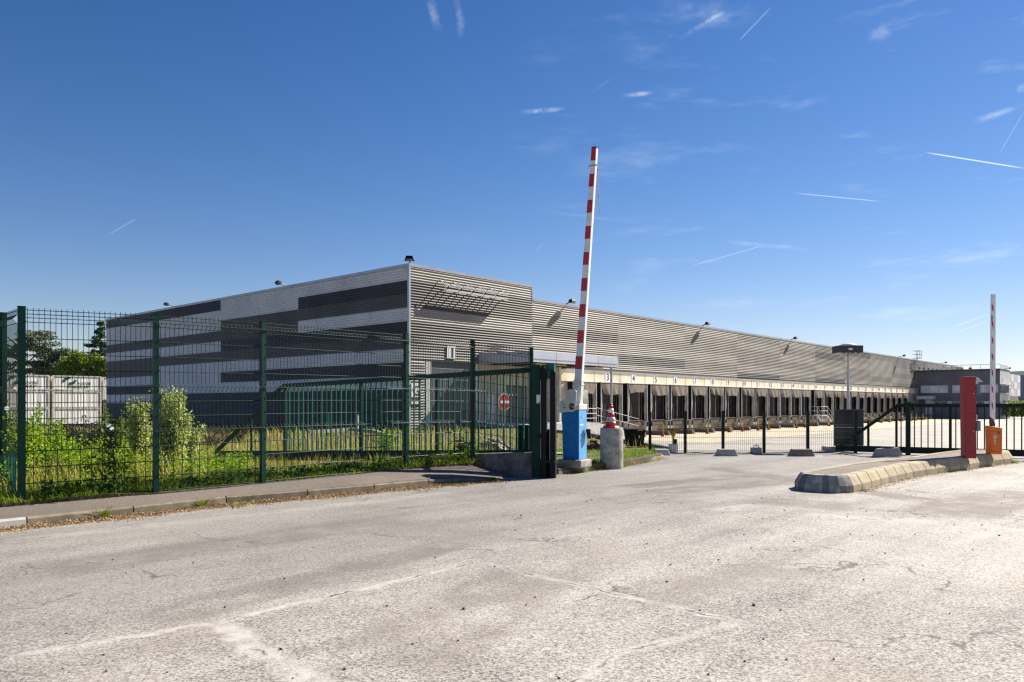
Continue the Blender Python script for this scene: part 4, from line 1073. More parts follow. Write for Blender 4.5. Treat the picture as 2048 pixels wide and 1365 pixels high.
# arm: leaning slightly, tapering
base = Vector((-.12, .16, 1.22)); R = bl.rotation_euler.to_matrix()
tipw = at(1190, 297, 15.55); tip = R.inverted() @ (tipw - Vector(bl.location)); ax = (tip - base); LA = ax.length; ax.normalize()
sd = Vector((1, 0, 0)); sd = (sd - ax * sd.dot(ax)).normalized(); th = ax.cross(sd)
def armring(s, e=0):
    w = lerp(.17, .105, s / LA) / 2 + e; t_ = .05 + e; c_ = base + ax * s
    return [c_ - sd * w - th * t_, c_ + sd * w - th * t_, c_ + sd * w + th * t_, c_ - sd * w + th * t_]
m = MB(); m.hull8(armring(0), armring(LA)); arm = m.build('boom_arm', WHITE, bl, bevel=.012)
per = LA / (493.0 / 49.5)
for k in range(9):
    e0 = LA - k * per; e1 = e0 - per * .5
    m = MB(); A_, B_ = armring(e1, .0015), armring(e0 - .004, .0015)
    w2 = .96
    m.hull8([lerp(A_[1], A_[0], w2), A_[0], A_[0] + th * .004, lerp(A_[1], A_[0], w2) + th * .004][::1] if False else [A_[0], lerp(A_[0], A_[1], .93), lerp(A_[3], A_[2], .93), A_[3]], [B_[0], lerp(B_[0], B_[1], .93), lerp(B_[3], B_[2], .93), B_[3]])
    m.build('red_band', REDTAPE, arm)
m = MB(); m.hull8(armring(-.02, .012), armring(.55, .012)); m.build('arm_socket', OFFWH, bl, bevel=.01)
m = MB()
for s in (.08, .46):
    for q in (-1, 1): c_ = base + ax * s + sd * q * .085; m.tube([c_ - th * .075, c_ + th * .075], .016, 8)
m.build('bolt', GALV, bl)
m = MB(); c_ = base + ax * (LA - .37); m.beam(c_ - sd * .09 - th * .06, c_ + sd * .10 - th * .06, .03, .025); m.tube([c_ + sd * .09, c_ + sd * .085 + Vector((0, 0, -.3)), c_ + sd * .10 + Vector((.03, 0, -.95))], .012, 6); m.build('support_rod', GALV, arm)
m = MB(); A_ = armring(LA, .004); B_ = armring(LA + .02, .004); m.hull8(A_, B_); m.build('end_cap', DARKTRIM, arm)

# concrete bollard and cone
m = MB(); m.lathe([(.235, -.1), (.245, .0), (.248, .42), (.245, .84), (.235, .875), (.17, .885), (.15, .88)], 32)
o = m.build('concrete_bollard', CONC, smooth=False, bevel=.01); o.location = (2.14, 16.45, 0)
for p in o.data.polygons: p.use_smooth = len(p.vertices) == 4
tag(o, 'thick round concrete bollard at the edge of the grass with a cone on top', 'bollard')
cn = empty('traffic_cone', (2.12, 16.40, .888)); tag(cn, 'red and white traffic cone standing on top of the concrete bollard', 'traffic cone')
m = MB(); pts = []
m.hull8([(.185 * math.cos(PI / 8 + i * PI / 4), .185 * math.sin(PI / 8 + i * PI / 4), 0) for i in range(8)], [(.16 * math.cos(PI / 8 + i * PI / 4), .16 * math.sin(PI / 8 + i * PI / 4), .03) for i in range(8)]); m.build('base', RED, cn, bevel=.006)
def cr_(z): return lerp(.125, .028, z / .5)
for (a, b, mt, nm) in ((.03, .12, RED, 'cone_body'), (.12, .215, WHITE, 'white_band'), (.215, .31, RED, 'red_band'), (.31, .40, WHITE, 'white_band'), (.40, .475, RED, 'red_band'), (.475, .505, WHITE if False else RED, 'tip')):
    m = MB(); m.lathe([(cr_(a), a), (cr_(b), b)], 24); q = m.build(nm, mt, cn)
    for p in q.data.polygons: p.use_smooth = len(p.vertices) == 4
m = MB(); 
V, F, w_ = TEXT['ECA']; ids = []
for x, y in V:
    a = -PI / 2 - .25 + (x - w_ / 2) * .085 / .105; z = .14 + y * .085; ids.append(m.vert(((cr_(z) + .002) * math.cos(a), (cr_(z) + .002) * math.sin(a), z)))
for f in F: m.face([ids[i] for i in f])
m.build('lettering', INK, cn)
# bin
bn = empty('waste_bin', (gx(1269, 26), 26, -.12), -.08); tag(bn, 'black wheeled waste bin with its lid shut at the edge of the grass', 'waste bin')
m = MB(); m.hull8([(-.28, -.24, .06), (.28, -.24, .06), (.28, .24, .06), (-.28, .24, .06)], [(-.345, -.30, .60), (.345, -.30, .60), (.345, .30, .60), (-.345, .30, .60)]); m.build('body', BLACK, bn, bevel=.02)
m = MB(); m.hull8([(-.36, -.32, .60), (.36, -.32, .60), (.36, .32, .60), (-.36, .32, .60)], [(-.33, -.28, .655), (.33, -.28, .655), (.33, .30, .69), (-.33, .30, .69)]); m.build('lid', BLACK, bn, bevel=.015)
m = MB(); m.box(.12, .16, -.292, -.272, .36, .44); m.build('sticker', WHITE, bn)
m = MB(); m.box(.08, .26, -.335, -.32, .6, .64); m.build('handle', YELLOW, bn)
for x in (-.22, .22):
    m = MB(); m.tube([(x - .03, 0, .07), (x + .03, 0, .07)], .07, 12); m.build('wheel', BLACK, bn)

# red post and orange barrier on the island
rp_ = empty('intercom_post', (9.72, 16.3, .255), -.18); tag(rp_, 'tall square dark red intercom post with grey boxes on its right side', 'intercom post')
m = MB(); m.hull8([(-.115, -.12, 0), (.105, -.12, 0), (.105, .12, 0), (-.115, .12, 0)], [(-.142, -.12, 1.71), (.092, -.12, 1.71), (.092, .12, 1.71), (-.142, .12, 1.71)]); m.box(-.118, .108, -.123, .123, -.02, .10); o = m.build('column', DRED, rp_, bevel=.008)
m = MB(); m.X = Matrix.Rotation(-.012, 4, 'Y'); m.box(-.125, .103, -.1215, -.1185, .92, .928); m.build('joint', INK, rp_)
m = MB()
for z in (.55, 1.35): m.tube([(.05, -.125, z), (.05, -.117, z)], .01, 8)
m.build('screw', WHITE, rp_)
m = MB(); m.box(-.105, .085, -.1222, -.1204, .12, .126); m.box(-.112, -.107, -.1222, -.1204, .12, .90); m.box(.084, .089, -.1222, -.1204, .12, .90); m.tube([(.06, -.126, .62), (.06, -.118, .62)], .014, 10)
m.build('door_seam', INK, rp_)
m = MB(); m.box(.11, .19, -.10, .09, 1.32, 1.55); m.box(.12, .20, -.09, .08, .56, .78); m.build('reader_box', M('blue_grey_box', (.13, .17, .2), .4), rp_, bevel=.008)
m = MB(); m.hull8([(.105, -.12, 1.62), (.25, -.08, 1.60), (.25, .1, 1.60), (.105, .12, 1.62)], [(.105, -.12, 1.70), (.16, -.08, 1.68), (.16, .1, 1.68), (.105, .12, 1.70)]); m.box(.105, .16, -.08, .08, 1.52, 1.62); m.build('rain_hood', OFFWH, rp_)
m = MB(); m.box(.106, .135, -.1, .1, .82, .90); m.build('slot_plate', LSTEEL, rp_)
ob_ = empty('boom_barrier', (10.87, 17.3, .255), -.12); tag(ob_, 'small orange boom barrier with a raised white arm with red diamonds', 'barrier')
m = MB(); m.prism([(-.125, 0), (.125, 0), (.13, .57), (-.135, .62)], 'y', -.13, .09); cbo = m.build('cabinet', ORANGE, ob_, bevel=.012)
m = MB(); m.hull8([(-.14, -.14, .622), (.135, -.14, .57), (.135, .10, .57), (-.14, .10, .622)], [(-.14, -.14, .64), (.135, -.14, .588), (.135, .10, .588), (-.14, .10, .64)]); m.build('lid', M('pale_orange_lid', (.65, .36, .2), .4), ob_, bevel=.006)
m = MB(); m.box(-.06, .02, -.133, -.130, .385, .44)
for z in (.365, .305, .245): m.X = Matrix.Translation((-.025, -.1315, z)) @ Matrix.Rotation(PI / 2, 4, 'X'); m.lathe([(.022, -.001), (.022, .001)], 12); m.X = None
m.mat(1); m.box(-.045, -.022, -.136, -.1331, .40, .425); m.box(-.012, .008, -.136, -.1331, .40, .425)
for z in (.365, .305, .245): m.X = Matrix.Translation((-.025, -.134, z)) @ Matrix.Rotation(PI / 2, 4, 'X'); m.lathe([(.009, -.001), (.009, .001)], 8); m.X = None
m.build('sticker', [WHITE, INK], cbo)
m = MB(); m.box(-.118, .112, -.1318, -.1302, .515, .522); m.box(-.112, -.106, -.1318, -.1302, .06, .515); m.box(.10, .106, -.1318, -.1302, .06, .515); m.box(-.118, .112, -.1318, -.1302, .055, .061)
m.build('door_seam', RUST, cbo)
m = MB(); m.X = Matrix.Translation((.055, -.133, .47)) @ Matrix.Rotation(PI / 2, 4, 'X'); m.lathe([(.026, -.003), (.026, .003)], 14); m.mat(1); m.lathe([(.012, .003), (.012, .005)], 10); m.build('lock', [INK, LSTEEL], cbo)
m = MB(); m.prism([(-.10, .86), (-.02, .80), (.02, .66), (-.0, .60), (-.09, .60), (-.10, .70)], 'y', -.06, -.02); m.build('arm_bracket', RUST, ob_, bevel=.004)
m = MB(); m.prism([(-.105, .85), (-.01, .76), (.0, .78), (.005, 3.6), (-.085, 3.6)], 'y', -.10, -.055); arm2 = m.build('boom_arm', WHITE, ob_, bevel=.006)
for k in range(7):
    z = 1.0 + .365 * k; xo = -.10 + .0026 * (z)
    m = MB(); m.prism([(xo + .012, z + .10), (xo + .045, z), (xo + .048, z + .12), (xo + .016, z + .22)] if False else [(xo + .014, z + .20), (xo + .014, z + .08), (xo + .046, z), (xo + .046, z + .12)], 'y', -.104, -.1005); m.build('red_diamond', RED, arm2)
m = MB(); m.box(-.085, -.065, -.103, -.1005, 2.95, 3.12); m.build('label', INK, arm2)

# no entry sign
ns = empty('road_sign', (gx(1007, 22.5), 22.5, -.1), 0.74); tag(ns, 'round red no entry sign with a white bar on a grey pole behind the gate', 'road sign')
m = MB(); m.tube([(0, 0, -.2), (0, 0, 1.55)], .035, 10); m.build('pole', GALV, ns)
zc = EYE - (804.5 - 807) / FPX * 22.5 + .1
m = MB(); m.X = Matrix.Translation((0, -.04, zc)) @ Matrix.Rotation(PI / 2, 4, 'X'); m.lathe([(.24, -.012), (.24, .012)], 32); sd_ = m.build('sign_disc', WHITE, ns)
m = MB(); m.X = Matrix.Translation((0, -.053, zc)) @ Matrix.Rotation(PI / 2, 4, 'X'); m.lathe([(.222, -.001), (.222, .002)], 32); m.build('red_face', RED, sd_)
m = MB(); m.box(-.165, .165, -.060, -.0552, zc - .038, zc + .038); m.build('white_bar', WHITE, sd_)
# rubble
m = MB(); r3 = random.Random(5)
for k in range(150):
    a = r3.uniform(0, 2 * PI); q = r3.random() ** .6; x = q * .75 * math.cos(a); y = q * .6 * math.sin(a); z = .62 * (1 - q) + r3.uniform(-.06, .06); s = r3.uniform(.05, .14)
    m.X = Matrix.Translation((x, y, max(0, z))) @ Euler((r3.uniform(0, 3), r3.uniform(0, 3), r3.uniform(0, 3))).to_matrix().to_4x4()
    m.hull8([(-s * r3.uniform(.6, 1), -s * r3.uniform(.5, 1), -s * .5), (s, -s * r3.uniform(.6, 1), -s * .5), (s * r3.uniform(.6, 1), s, -s * .6), (-s, s * r3.uniform(.5, 1), -s * .5)], [(-s * .6, -s * .7, s * .5), (s * .7, -s * .5, s * .6), (s * .5, s * .7, s * .5), (-s * .7, s * .5, s * .4)])
o = m.build('rubble_heap', ROCK); o.location = (gx(985, 17.6), 17.6, -.06); tag(o, 'heap of broken pale stones behind the green gate below the road sign', 'rubble')
m = MB()
for k in range(60):
    q = r3.random(); x = r3.uniform(-.9, .9); s = r3.uniform(.05, .13); m.X = Matrix.Translation((x, r3.uniform(-.2, .2), .25 * (1 - abs(x)) * r3.random())) @ Euler((r3.uniform(0, 3), r3.uniform(0, 3), 0)).to_matrix().to_4x4()
    m.hull8([(-s, -s, -s * .5), (s, -s * .7, -s * .5), (s * .8, s, -s * .6), (-s, s * .6, -s * .5)], [(-s * .6, -s * .7, s * .5), (s * .7, -s * .5, s * .6), (s * .5, s * .7, s * .5), (-s * .7, s * .5, s * .4)])
o = m.build('rubble_heap', M('brown_rubble', (.16, .10, .06), .9, .5, 8)); o.location = (gx(1190, 23), 23, -.06); tag(o, 'low brown heap of rubble between the blue barrier and the concrete bollard', 'rubble')
# curved pale kerb in the verge and little fences by the facade
m = MB(); m.sweep([(0, -.2), (0, .1), (.14, .1), (.14, -.2)], [at(620, 858, 34), at(700, 850, 36) , at(745, 853, 33), at(790, 868, 28)])
for v in m.v: v.z = v.z * .5
struct(m.build('kerb', CONC))
m = MB(); m.sweep([(0, -.3), (0, .12), (.16, .12), (.16, -.3)], [(.35, 18.2, -.02), (-.15, 19.5, -.05), (-.5, 21.5, -.08)]); struct(m.build('kerb', CONCL))
sf = empty('enclosure_fence', (gx(765, 38), 38, -.15)); tag(sf, 'small green mesh enclosure against the dark wall behind the gate', 'mesh fence')
for x in (-.1, .5, 1.15):
    m = MB(); m.box(x - .035, x + .035, -.035, .035, 0, 1.35); m.build('post', GREEN2, sf)
m = MB()
for k in range(10): m.tube([(-.1, 0, .1 + .13 * k), (1.15, 0, .1 + .13 * k)], .012, 4)
for k in range(14): m.tube([(-.1 + .096 * k, 0, .05), (-.1 + .096 * k, 0, 1.3)], .008, 4)
m.build('mesh_panel', BLACK, sf)
m = MB(); m.box(-.04, .04, -.04, .04, -.1, 1.1); m.box(-.05, .05, -.05, .05, 1.1, 1.13); o = m.build('bollard_post', GREEN2); o.location = (gx(656, 36), 36, -.15)
tag(o, 'short green steel post standing alone in the dry grass behind the gate', 'post')
m = MB(); m.box(-.03, .03, -.03, .03, -.1, .75); m.box(-.05, .05, -.035, .035, .75, .8); o = m.build('white_marker', WHITE); o.location = (gx(716, 37), 37, .05)
tag(o, 'small white marker pole near the wall behind the gate', 'marker')

# containers -------------------------------------------------------
CW = M('white_container_paint', (.86, .83, .77), .5, .08, .4, dirt=(.36, .2, .09), dirt_amt=.30, stretch=(1, 1, .25)); CF = M('container_frame', (.66, .60, .50), .5, .2, 1, dirt=(.28, .13, .04), dirt_amt=.6); LOGO = M('dark_green_logo', (.008, .07, .045), .5)
def container(loc, w, h, label, logo, side):
    e = empty('shipping_container', loc, RZ); tag(e, label, 'shipping container', 'white containers stacked at the left')
    m = MB(); m.box(0, w, 0, 2.4, 0.15, h - .12)
    m.build('box', CW, e)
    m = MB()
    n_ = 14
    for k in range(n_): x = .25 + (w - .5) * k / n_; m.prism([(x, -.0), (x + .06, -.016), (x + (w - .5) / n_ * .55, -.016), (x + (w - .5) / n_ * .55 + .06, -.0)], 'z', .2, h - .17)
    m.build('ribbed_wall', CW, e)
    m = MB()
    m.box(-.04, w + .04, -.08, .1, 0, .16); m.box(-.04, w + .04, -.08, .1, h - .14, h); m.box(-.04, .16, -.08, .1, .16, h - .14); m.box(w - .16, w + .04, -.08, .1, .16, h - .14)
    m.build('frame', CF, e)
    if logo:
        m = MB(); fr = Matrix.Translation((0, -.062, 0)) @ Matrix.Rotation(PI / 2, 4, 'X')
        def arc(cx, cy, r, a0, a1, wd):
            pts = []
            for k in range(12):
                a = lerp(a0, a1, k / 11); pts.append((cx + r * math.cos(a), cy + r * math.sin(a) * .8))
            for k in range(11):
                p, q = Vector(pts[k] + (0,)), Vector(pts[k + 1] + (0,)); d = (q - p).normalized(); nn = Vector((-d.y, d.x, 0)) * wd
                m.poly([fr @ (p - nn), fr @ (q - nn), fr @ (q + nn), fr @ (p + nn)])
        arc(w * .33, h * .60, .62, 1.35, 3.3, .16); arc(w * .36, h * .72, .62, -1.9, .05, .16)
        m.text('VOUTRÉ', .46, Matrix.Translation((w * .49, 0, h * .40)) @ fr, False)
        m.text('DOUILLEVRET', .44, Matrix.Translation((w * .30, 0, h * .17)) @ fr, False)
        m.build('logo', LOGO, e)
    return e
Yc = 102.0
def zc_(py): return EYE - (py - 807) / FPX * Yc
wC = 6.06
for (px, lab, back) in ((105, 'right', 0.0), (105, 'left', 6.45)):
    q = Vector((gx(px, Yc), Yc, 0)) - Vector((.663, .749, 0)) * back
    for (z0, z1, lg_, lb) in ((781, 751, True, f'top white container of the {lab} stack with a green logo and lettering'), (816, 782.5, False, f'middle white container of the {lab} stack, plain and rust stained'), (852, 817, False, f'lowest white container of the {lab} stack, half hidden by weeds')):
        container((q.x, q.y, zc_(z0)), wC, zc_(z1) - zc_(z0), lb, lg_, 0)
q = Vector((gx(105, Yc), Yc, 0)) + Vector((.663, .749, 0)) * 6.3
container((q.x, q.y, zc_(800)), 3.5, zc_(752) - zc_(800), 'white container end just showing beside the warehouse end wall', False, 0)
# ------------------------------------------------------------------ vegetation
class Leaves(MB):
    """fast builder for blades and leaves (kept as plain lists)"""
    def blade(s, x, y, z, h, lean, ang, w, segs=2):
        dx, dy = math.cos(ang), math.sin(ang); px_, py_ = -dy * w, dx * w; n0 = len(s.v)
        for k in range(segs):
            t = k / segs; o = lean * t * t; ww = 1 - .35 * t
            s.v.append((x + dx * o - px_ * ww, y + dy * o - py_ * ww, z + h * t * (1 - .12 * t))); s.v.append((x + dx * o + px_ * ww, y + dy * o + py_ * ww, z + h * t * (1 - .12 * t)))
        s.v.append((x + dx * lean, y + dy * lean, z + h * .9))
        for k in range(segs - 1):
            a = n0 + 2 * k; s.f.append((a, a + 1, a + 3, a + 2)); s.m.append(s.cm)
        a = n0 + 2 * (segs - 1); s.f.append((a, a + 1, a + 2)); s.m.append(s.cm)
    def leaf(s, p, L, w, R):
        """diamond leaf folded along the midrib, random turn"""
        a = R.uniform(0, 2 * PI); t = R.uniform(-.9, .9); d = Vector((math.cos(a) * math.cos(t), math.sin(a) * math.cos(t), math.sin(t)))
        u = d.cross(Vector((R.uniform(-1, 1), R.uniform(-1, 1), R.uniform(-.2, 1)))).normalized() * w; nrm = d.cross(u).normalized() * (w * .35)
        n0 = len(s.v); p = Vector(p)
        for q in (p, p + d * L * .45 + u + nrm, p + d * L, p + d * L * .45 - u + nrm): s.v.append(tuple(q))
        s.f.append((n0, n0 + 1, n0 + 2, n0 + 3)); s.m.append(s.cm)
    def build(s, name, mats, parent=None):
        me = bpy.data.meshes.new(name); me.from_pydata([tuple(v) for v in s.v], [], s.f)
        for m in (mats if isinstance(mats, (list, tuple)) else [mats]): me.materials.append(m)
        me.polygons.foreach_set('material_index', s.m); me.update()
        o = bpy.data.objects.new(name, me); COL.objects.link(o)
        if parent: o.parent = parent
        return o
R = random.Random(21)
def fence_s(x, y): return (x + 6) * -.73 + (y - 9.4) * .68
def fence_u(x, y): return (x + 6) * .68 + (y - 9.4) * .73
def clump(x, y, k=1.0): return .5 + .5 * math.sin(x * 1.7 * k + 1.3 * math.sin(y * 1.1 * k)) * math.sin(y * 1.9 * k + 1.7 * math.sin(x * .9 * k))
# short lush grass along the foot of the fence
gz = Leaves()
for i in range(15000):
    u = R.uniform(-1.6, 8.2); s = abs(R.gauss(0, .55)) - .22
    if s > 2.2: continue
    x = -6 + .68 * u - .73 * s; y = 9.4 + .73 * u + .68 * s
    if x > verge_right(y) + .05: continue
    if x < -6.15 and y < 10.0 and s < .1: continue
    hh = R.uniform(.05, .17) * (.6 + .8 * clump(x, y, 2.3)) * (1.3 if s > .1 else .8)
    gz.blade(x, y, h_verge(x, y) - .01, hh, R.uniform(.02, .14), R.uniform(0, 2 * PI), R.uniform(.003, .0075))
for i in range(14000):   # barrier verge
    y = R.uniform(14.9, 24.5); xr = verge_right(y); x = xr - abs(R.gauss(0, 1.9)) - .12
    if x < -1.2 or (x < .3 and y < 15.9): continue
    if .75 < x < 1.5 and 15.1 < y < 15.9: continue
    gz.blade(x, y, h_verge(x, y) - .01, R.uniform(.03, .10) * (.5 + .9 * clump(x, y, 2)), R.uniform(.02, .10), R.uniform(0, 2 * PI), R.uniform(.004, .009))
gz.build('grass', GRASSM)['kind'] = 'stuff'
# tall mixed meadow behind the fence
dz = Leaves()
for i in range(26000):
    t = R.random(); y = 9.6 + 14.5 * t; xr = verge_right(y)
    x = xr - .35 - R.random() ** 1.2 * (9.5 + y * .2)
    s = fence_s(x, y)
    if s < .35 and x < 0: continue
    if x > -.4 and y < 24: continue
    c = clump(x, y); d2 = clump(x + 7, y - 3, .6)
    gl = (x + 5.52) * 3.53 + (y - 18.45) * 5.94      # < 0: between the pavement fence and the sliding gate
    tall = (.18 + .32 * c) * (.28 if (x > -4.4 and gl < 0) else (.5 if (x > -5.2 and gl < 6) else 1.0))
    if R.random() < .35 + .5 * d2: dz.cm = 0
    else: dz.cm = 1
    h = tall * R.uniform(.5, 1.3)
    dz.blade(x, y, h_verge(x, y) - .02, h, R.uniform(.05, .35) * h * 1.6, R.uniform(0, 2 * PI), R.uniform(.003, .008))
for i in range(17000):
    y = 20 + 26 * R.random() ** 1.1; xr = min(verge_right(y), 4.8)
    x = xr - .2 - R.random() * (14 + y * .75)
    if (x - CX) * -.663 + (y - CY) * -.749 < .4 and (x - CX) * .749 - (y - CY) * .663 < .2: continue
    if (x + 6.0) * .749 - (y - 44.7) * .663 > -.3 and y > 44: continue
    if x > 0 and y < 25: continue
    c = clump(x, y, .5); h = (.14 + .40 * c) * R.uniform(.5, 1.2) * (.45 if x > -2 else 1)
    dz.cm = 0 if R.random() < .75 else 1
    dz.blade(x, y, h_verge(x, y) - .02, h, R.uniform(.1, .5) * h, R.uniform(0, 2 * PI), R.uniform(.008, .02))
for i in range(3800):   # straw coloured stalks standing among the left weeds
    u = R.uniform(-1.5, 7.5); s = R.uniform(.3, 5.5); x = -6 + .68 * u - .73 * s; y = 9.4 + .73 * u + .68 * s
    if u > 3 and s < 2.6 and R.random() < .75: continue
    if clump(x, y, 1.1) < .3: continue
    dz.cm = 0; h = R.uniform(.25, .75) * (1 if u < 3 else .5); dz.blade(x, y, h_verge(x, y) - .02, h, R.uniform(.05, .4) * h, R.uniform(0, 2 * PI), R.uniform(.003, .006), 3)
dz.build('meadow', [DRYM, WEEDM])['kind'] = 'stuff'
# leafy weeds filling the left
wz = Leaves()
for i in range(520):
    u = R.uniform(-2.4, 3.4); s = R.uniform(.5, 7) ; x = -6 + .68 * u - .73 * s; y = 9.4 + .73 * u + .68 * s
    H = (.30 + .45 * clump(x, y, .8)) * (1.0 if u < 1.6 else .7); zb = h_verge(x, y)
    ax_, ay_ = R.uniform(-.12, .12), R.uniform(-.12, .12)
    for k in range(34):
        t = R.random() ** .7; r = .16 * (1.1 - t)
        wz.leaf((x + ax_ * t + R.gauss(0, r), y + ay_ * t + R.gauss(0, r), zb + H * t), R.uniform(.03, .075), R.uniform(.008, .02), R)
wz.build('weeds', WEEDM)['kind'] = 'stuff'
wz = Leaves()
for i in range(240):   # rank weeds right at the fence foot with broad leaves
    u = R.uniform(.2, 7.6); s = R.uniform(-.12, .28); x = -6 + .68 * u - .73 * s; y = 9.4 + .73 * u + .68 * s
    H = R.uniform(.06, .22); zb = h_verge(x, y)
    for k in range(16):
        wz.leaf((x + R.gauss(0, .07), y + R.gauss(0, .05), zb + H * R.random()), R.uniform(.03, .09), R.uniform(.008, .022), R)
wz.build('ground_weeds', VINEM)['kind'] = 'stuff'

def shrub(name, loc, H, Wd, stems, nleaf, L, w, mat, label, cat='shrub', lean=.25, stemr=.008, top=.35):
    e = empty(name, loc); tag(e, label, cat)
    m = MB(); lv = Leaves()
    for k in range(stems):
        a = R.uniform(0, 2 * PI); q = Wd * R.random() ** .5; tip = Vector((q * math.cos(a), q * math.sin(a) * .7, H * R.uniform(.5, 1) * (1 - .2 * (q / Wd))))
        b = Vector((R.gauss(0, .03), R.gauss(0, .03), 0)); mid = lerp(b, tip, .5) + Vector((R.gauss(0, .03), R.gauss(0, .03), .06 * H))
        m.tube([b, mid, tip], [stemr, stemr * .8, stemr * .3], 4, False)
        for j in range(nleaf):
            t = R.uniform(.12, 1.0); p = lerp(lerp(b, mid, min(1, t * 2)), tip, max(0, t * 2 - 1))
            r = L * (1.6 - t); lv.leaf(p + Vector((R.gauss(0, r), R.gauss(0, r), R.gauss(0, r * .6))), L * R.uniform(.6, 1.2), w * R.uniform(.7, 1.2), R)
    m.build('stems', DEADW, e); lv.build('foliage', mat, e); return e
def vz(x, y): return (x, y, h_verge(x, y) - .02)
shrub('shrub', vz(gx(345, 12.4), 12.4), 1.75, .32, 40, 170, .055, .015, BUSHM, 'tall pale silvery leaved shrub behind the second fence post')
shrub('shrub', vz(gx(282, 12.6), 12.6), 1.62, .22, 24, 150, .055, .015, BUSHM, 'slimmer pale silvery shrub left of the second fence post')
shrub('shrub', vz(gx(375, 12.8), 12.8), 1.30, .26, 15, 130, .055, .016, BUSHM, 'small pale shrub to the right of the tallest silvery shrub')
shrub('shrub', vz(gx(85, 12.2), 12.2), 1.55, .36, 20, 120, .05, .016, WEEDM, 'bright green bushy shrub just right of the first thick fence post')
shrub('shrub', vz(gx(25, 12.4), 12.4), 1.65, .5, 22, 120, .05, .015, WEEDM, 'bright green bushy shrub behind the narrow gate leaf')
shrub('shrub', vz(gx(160, 13.5), 13.5), .95, .55, 22, 100, .05, .015, WEEDM, 'low yellow green shrub in front of the dark dead bush')
shrub('shrub', vz(gx(238, 13.2), 13.2), 1.1, .38, 18, 100, .05, .015, WEEDM, 'loose green shrub below the bindweed flower')
shrub('dead_bush', vz(gx(165, 24), 24), 1.25, 1.15, 60, 70, .07, .014, SHRUBD, 'dark dead bush in front of the white containers', 'bush', stemr=.012)
shrub('dead_bush', vz(gx(225, 25), 25), 1.15, .9, 50, 60, .07, .014, SHRUBD, 'second dark dead bush against the end of the warehouse wall', 'bush', stemr=.012)
shrub('shrub', vz(gx(222, 28), 28), 1.6, .7, 20, 80, .08, .02, DECIDM, 'green and brown bush at the foot of the warehouse end wall')
shrub('dead_bush', vz(gx(415, 26), 26), .95, 1.1, 50, 40, .05, .008, SHRUBD, 'dark brown dead weeds in front of the warehouse wall left of the third post', 'bush', stemr=.008)
shrub('dead_bush', vz(gx(470, 30), 30), .95, 1.3, 50, 40, .05, .008, SHRUBD, 'dark dry weeds at the wall beside the gate brace', 'bush', stemr=.008)
shrub('shrub', vz(gx(776, 19.5), 19.5), .92, .36, 16, 60, .06, .022, WEEDM, 'round leafed green shrub behind the bars of the tall green gate')
shrub('shrub', vz(gx(925, 15.8), 15.8), .55, .24, 12, 50, .05, .018, VINEM, 'dark leafy weeds at the foot of the fourth fence post beside the low wall')
for px, Y, H, Wd, lab in [(120, 11.6, .85, .36, 'yellow green shrub in the first fence bay, nearest the fence'), (60, 11.4, 1.35, .34, 'dense bright shrub right behind the first thick fence post'), (190, 12.0, .62, .34, 'low bright shrub left of the climbing bindweed'), (262, 11.6, .60, .26, 'low bright shrub just left of the slim silvery shrub'), (110, 14.5, 1.4, .55, 'tall loose green shrub farther back in the first fence bay'), (455, 13.2, .42, .5, 'low dry green shrub left of the third fence post')]:
    shrub('shrub', vz(gx(px, Y), Y), H, Wd, 20, 110, .05, .016, WEEDM, lab)
# climber on the fence with bindweed flower
vx, vy = lerp(FP[0][0], FP[1][0], .66), lerp(FP[0][1], FP[1][1], .66)
e = empty('climbing_vine', (vx, vy, .18)); tag(e, 'dark climbing bindweed growing up the mesh fence with a white flower', 'climbing plant')
m = MB(); m.tube([(0, 0, 0), (.03, .02, .4), (-.03, -.01, .75), (.0, .01, 1.02)], [.012, .01, .006, .003], 5, False); m.build('stem', BARK, e)
lv = Leaves()
for k in range(420):
    t = R.random(); z = 1.0 * t; wd = .045 + .05 * (1 if .45 < t < .7 else .3)
    lv.leaf((R.gauss(0, wd), R.gauss(0, .03), z), R.uniform(.03, .065), R.uniform(.012, .024), R)
lv.build('foliage', VINEM, e)
def flower(par, loc, s):
    m = MB(); m.X = Matrix.Translation(loc) @ Euler((1.0, .4, .3)).to_matrix().to_4x4()
    m.lathe([(.004 * s, -.05 * s), (.012 * s, -.01 * s), (.03 * s, .012 * s), (.045 * s, .02 * s)], 10); return m.build('flower', FLOWER, par)
flower(e, (-.03, -.05, .93), .75); flower(e, (.02, -.06, .885), .6)
e = empty('climbing_vine', (gx(19, 9.75), 9.75, .2)); tag(e, 'thin climbing bindweed with a white flower on the narrow gate leaf', 'climbing plant')
lv = Leaves()
for k in range(160): t = R.random(); lv.leaf((R.gauss(0, .05), R.gauss(0, .04), 1.1 * t), R.uniform(.03, .06), R.uniform(.01, .02), R)
lv.build('foliage', WEEDM, e); flower(e, (0, -.05, 1.13), .65)
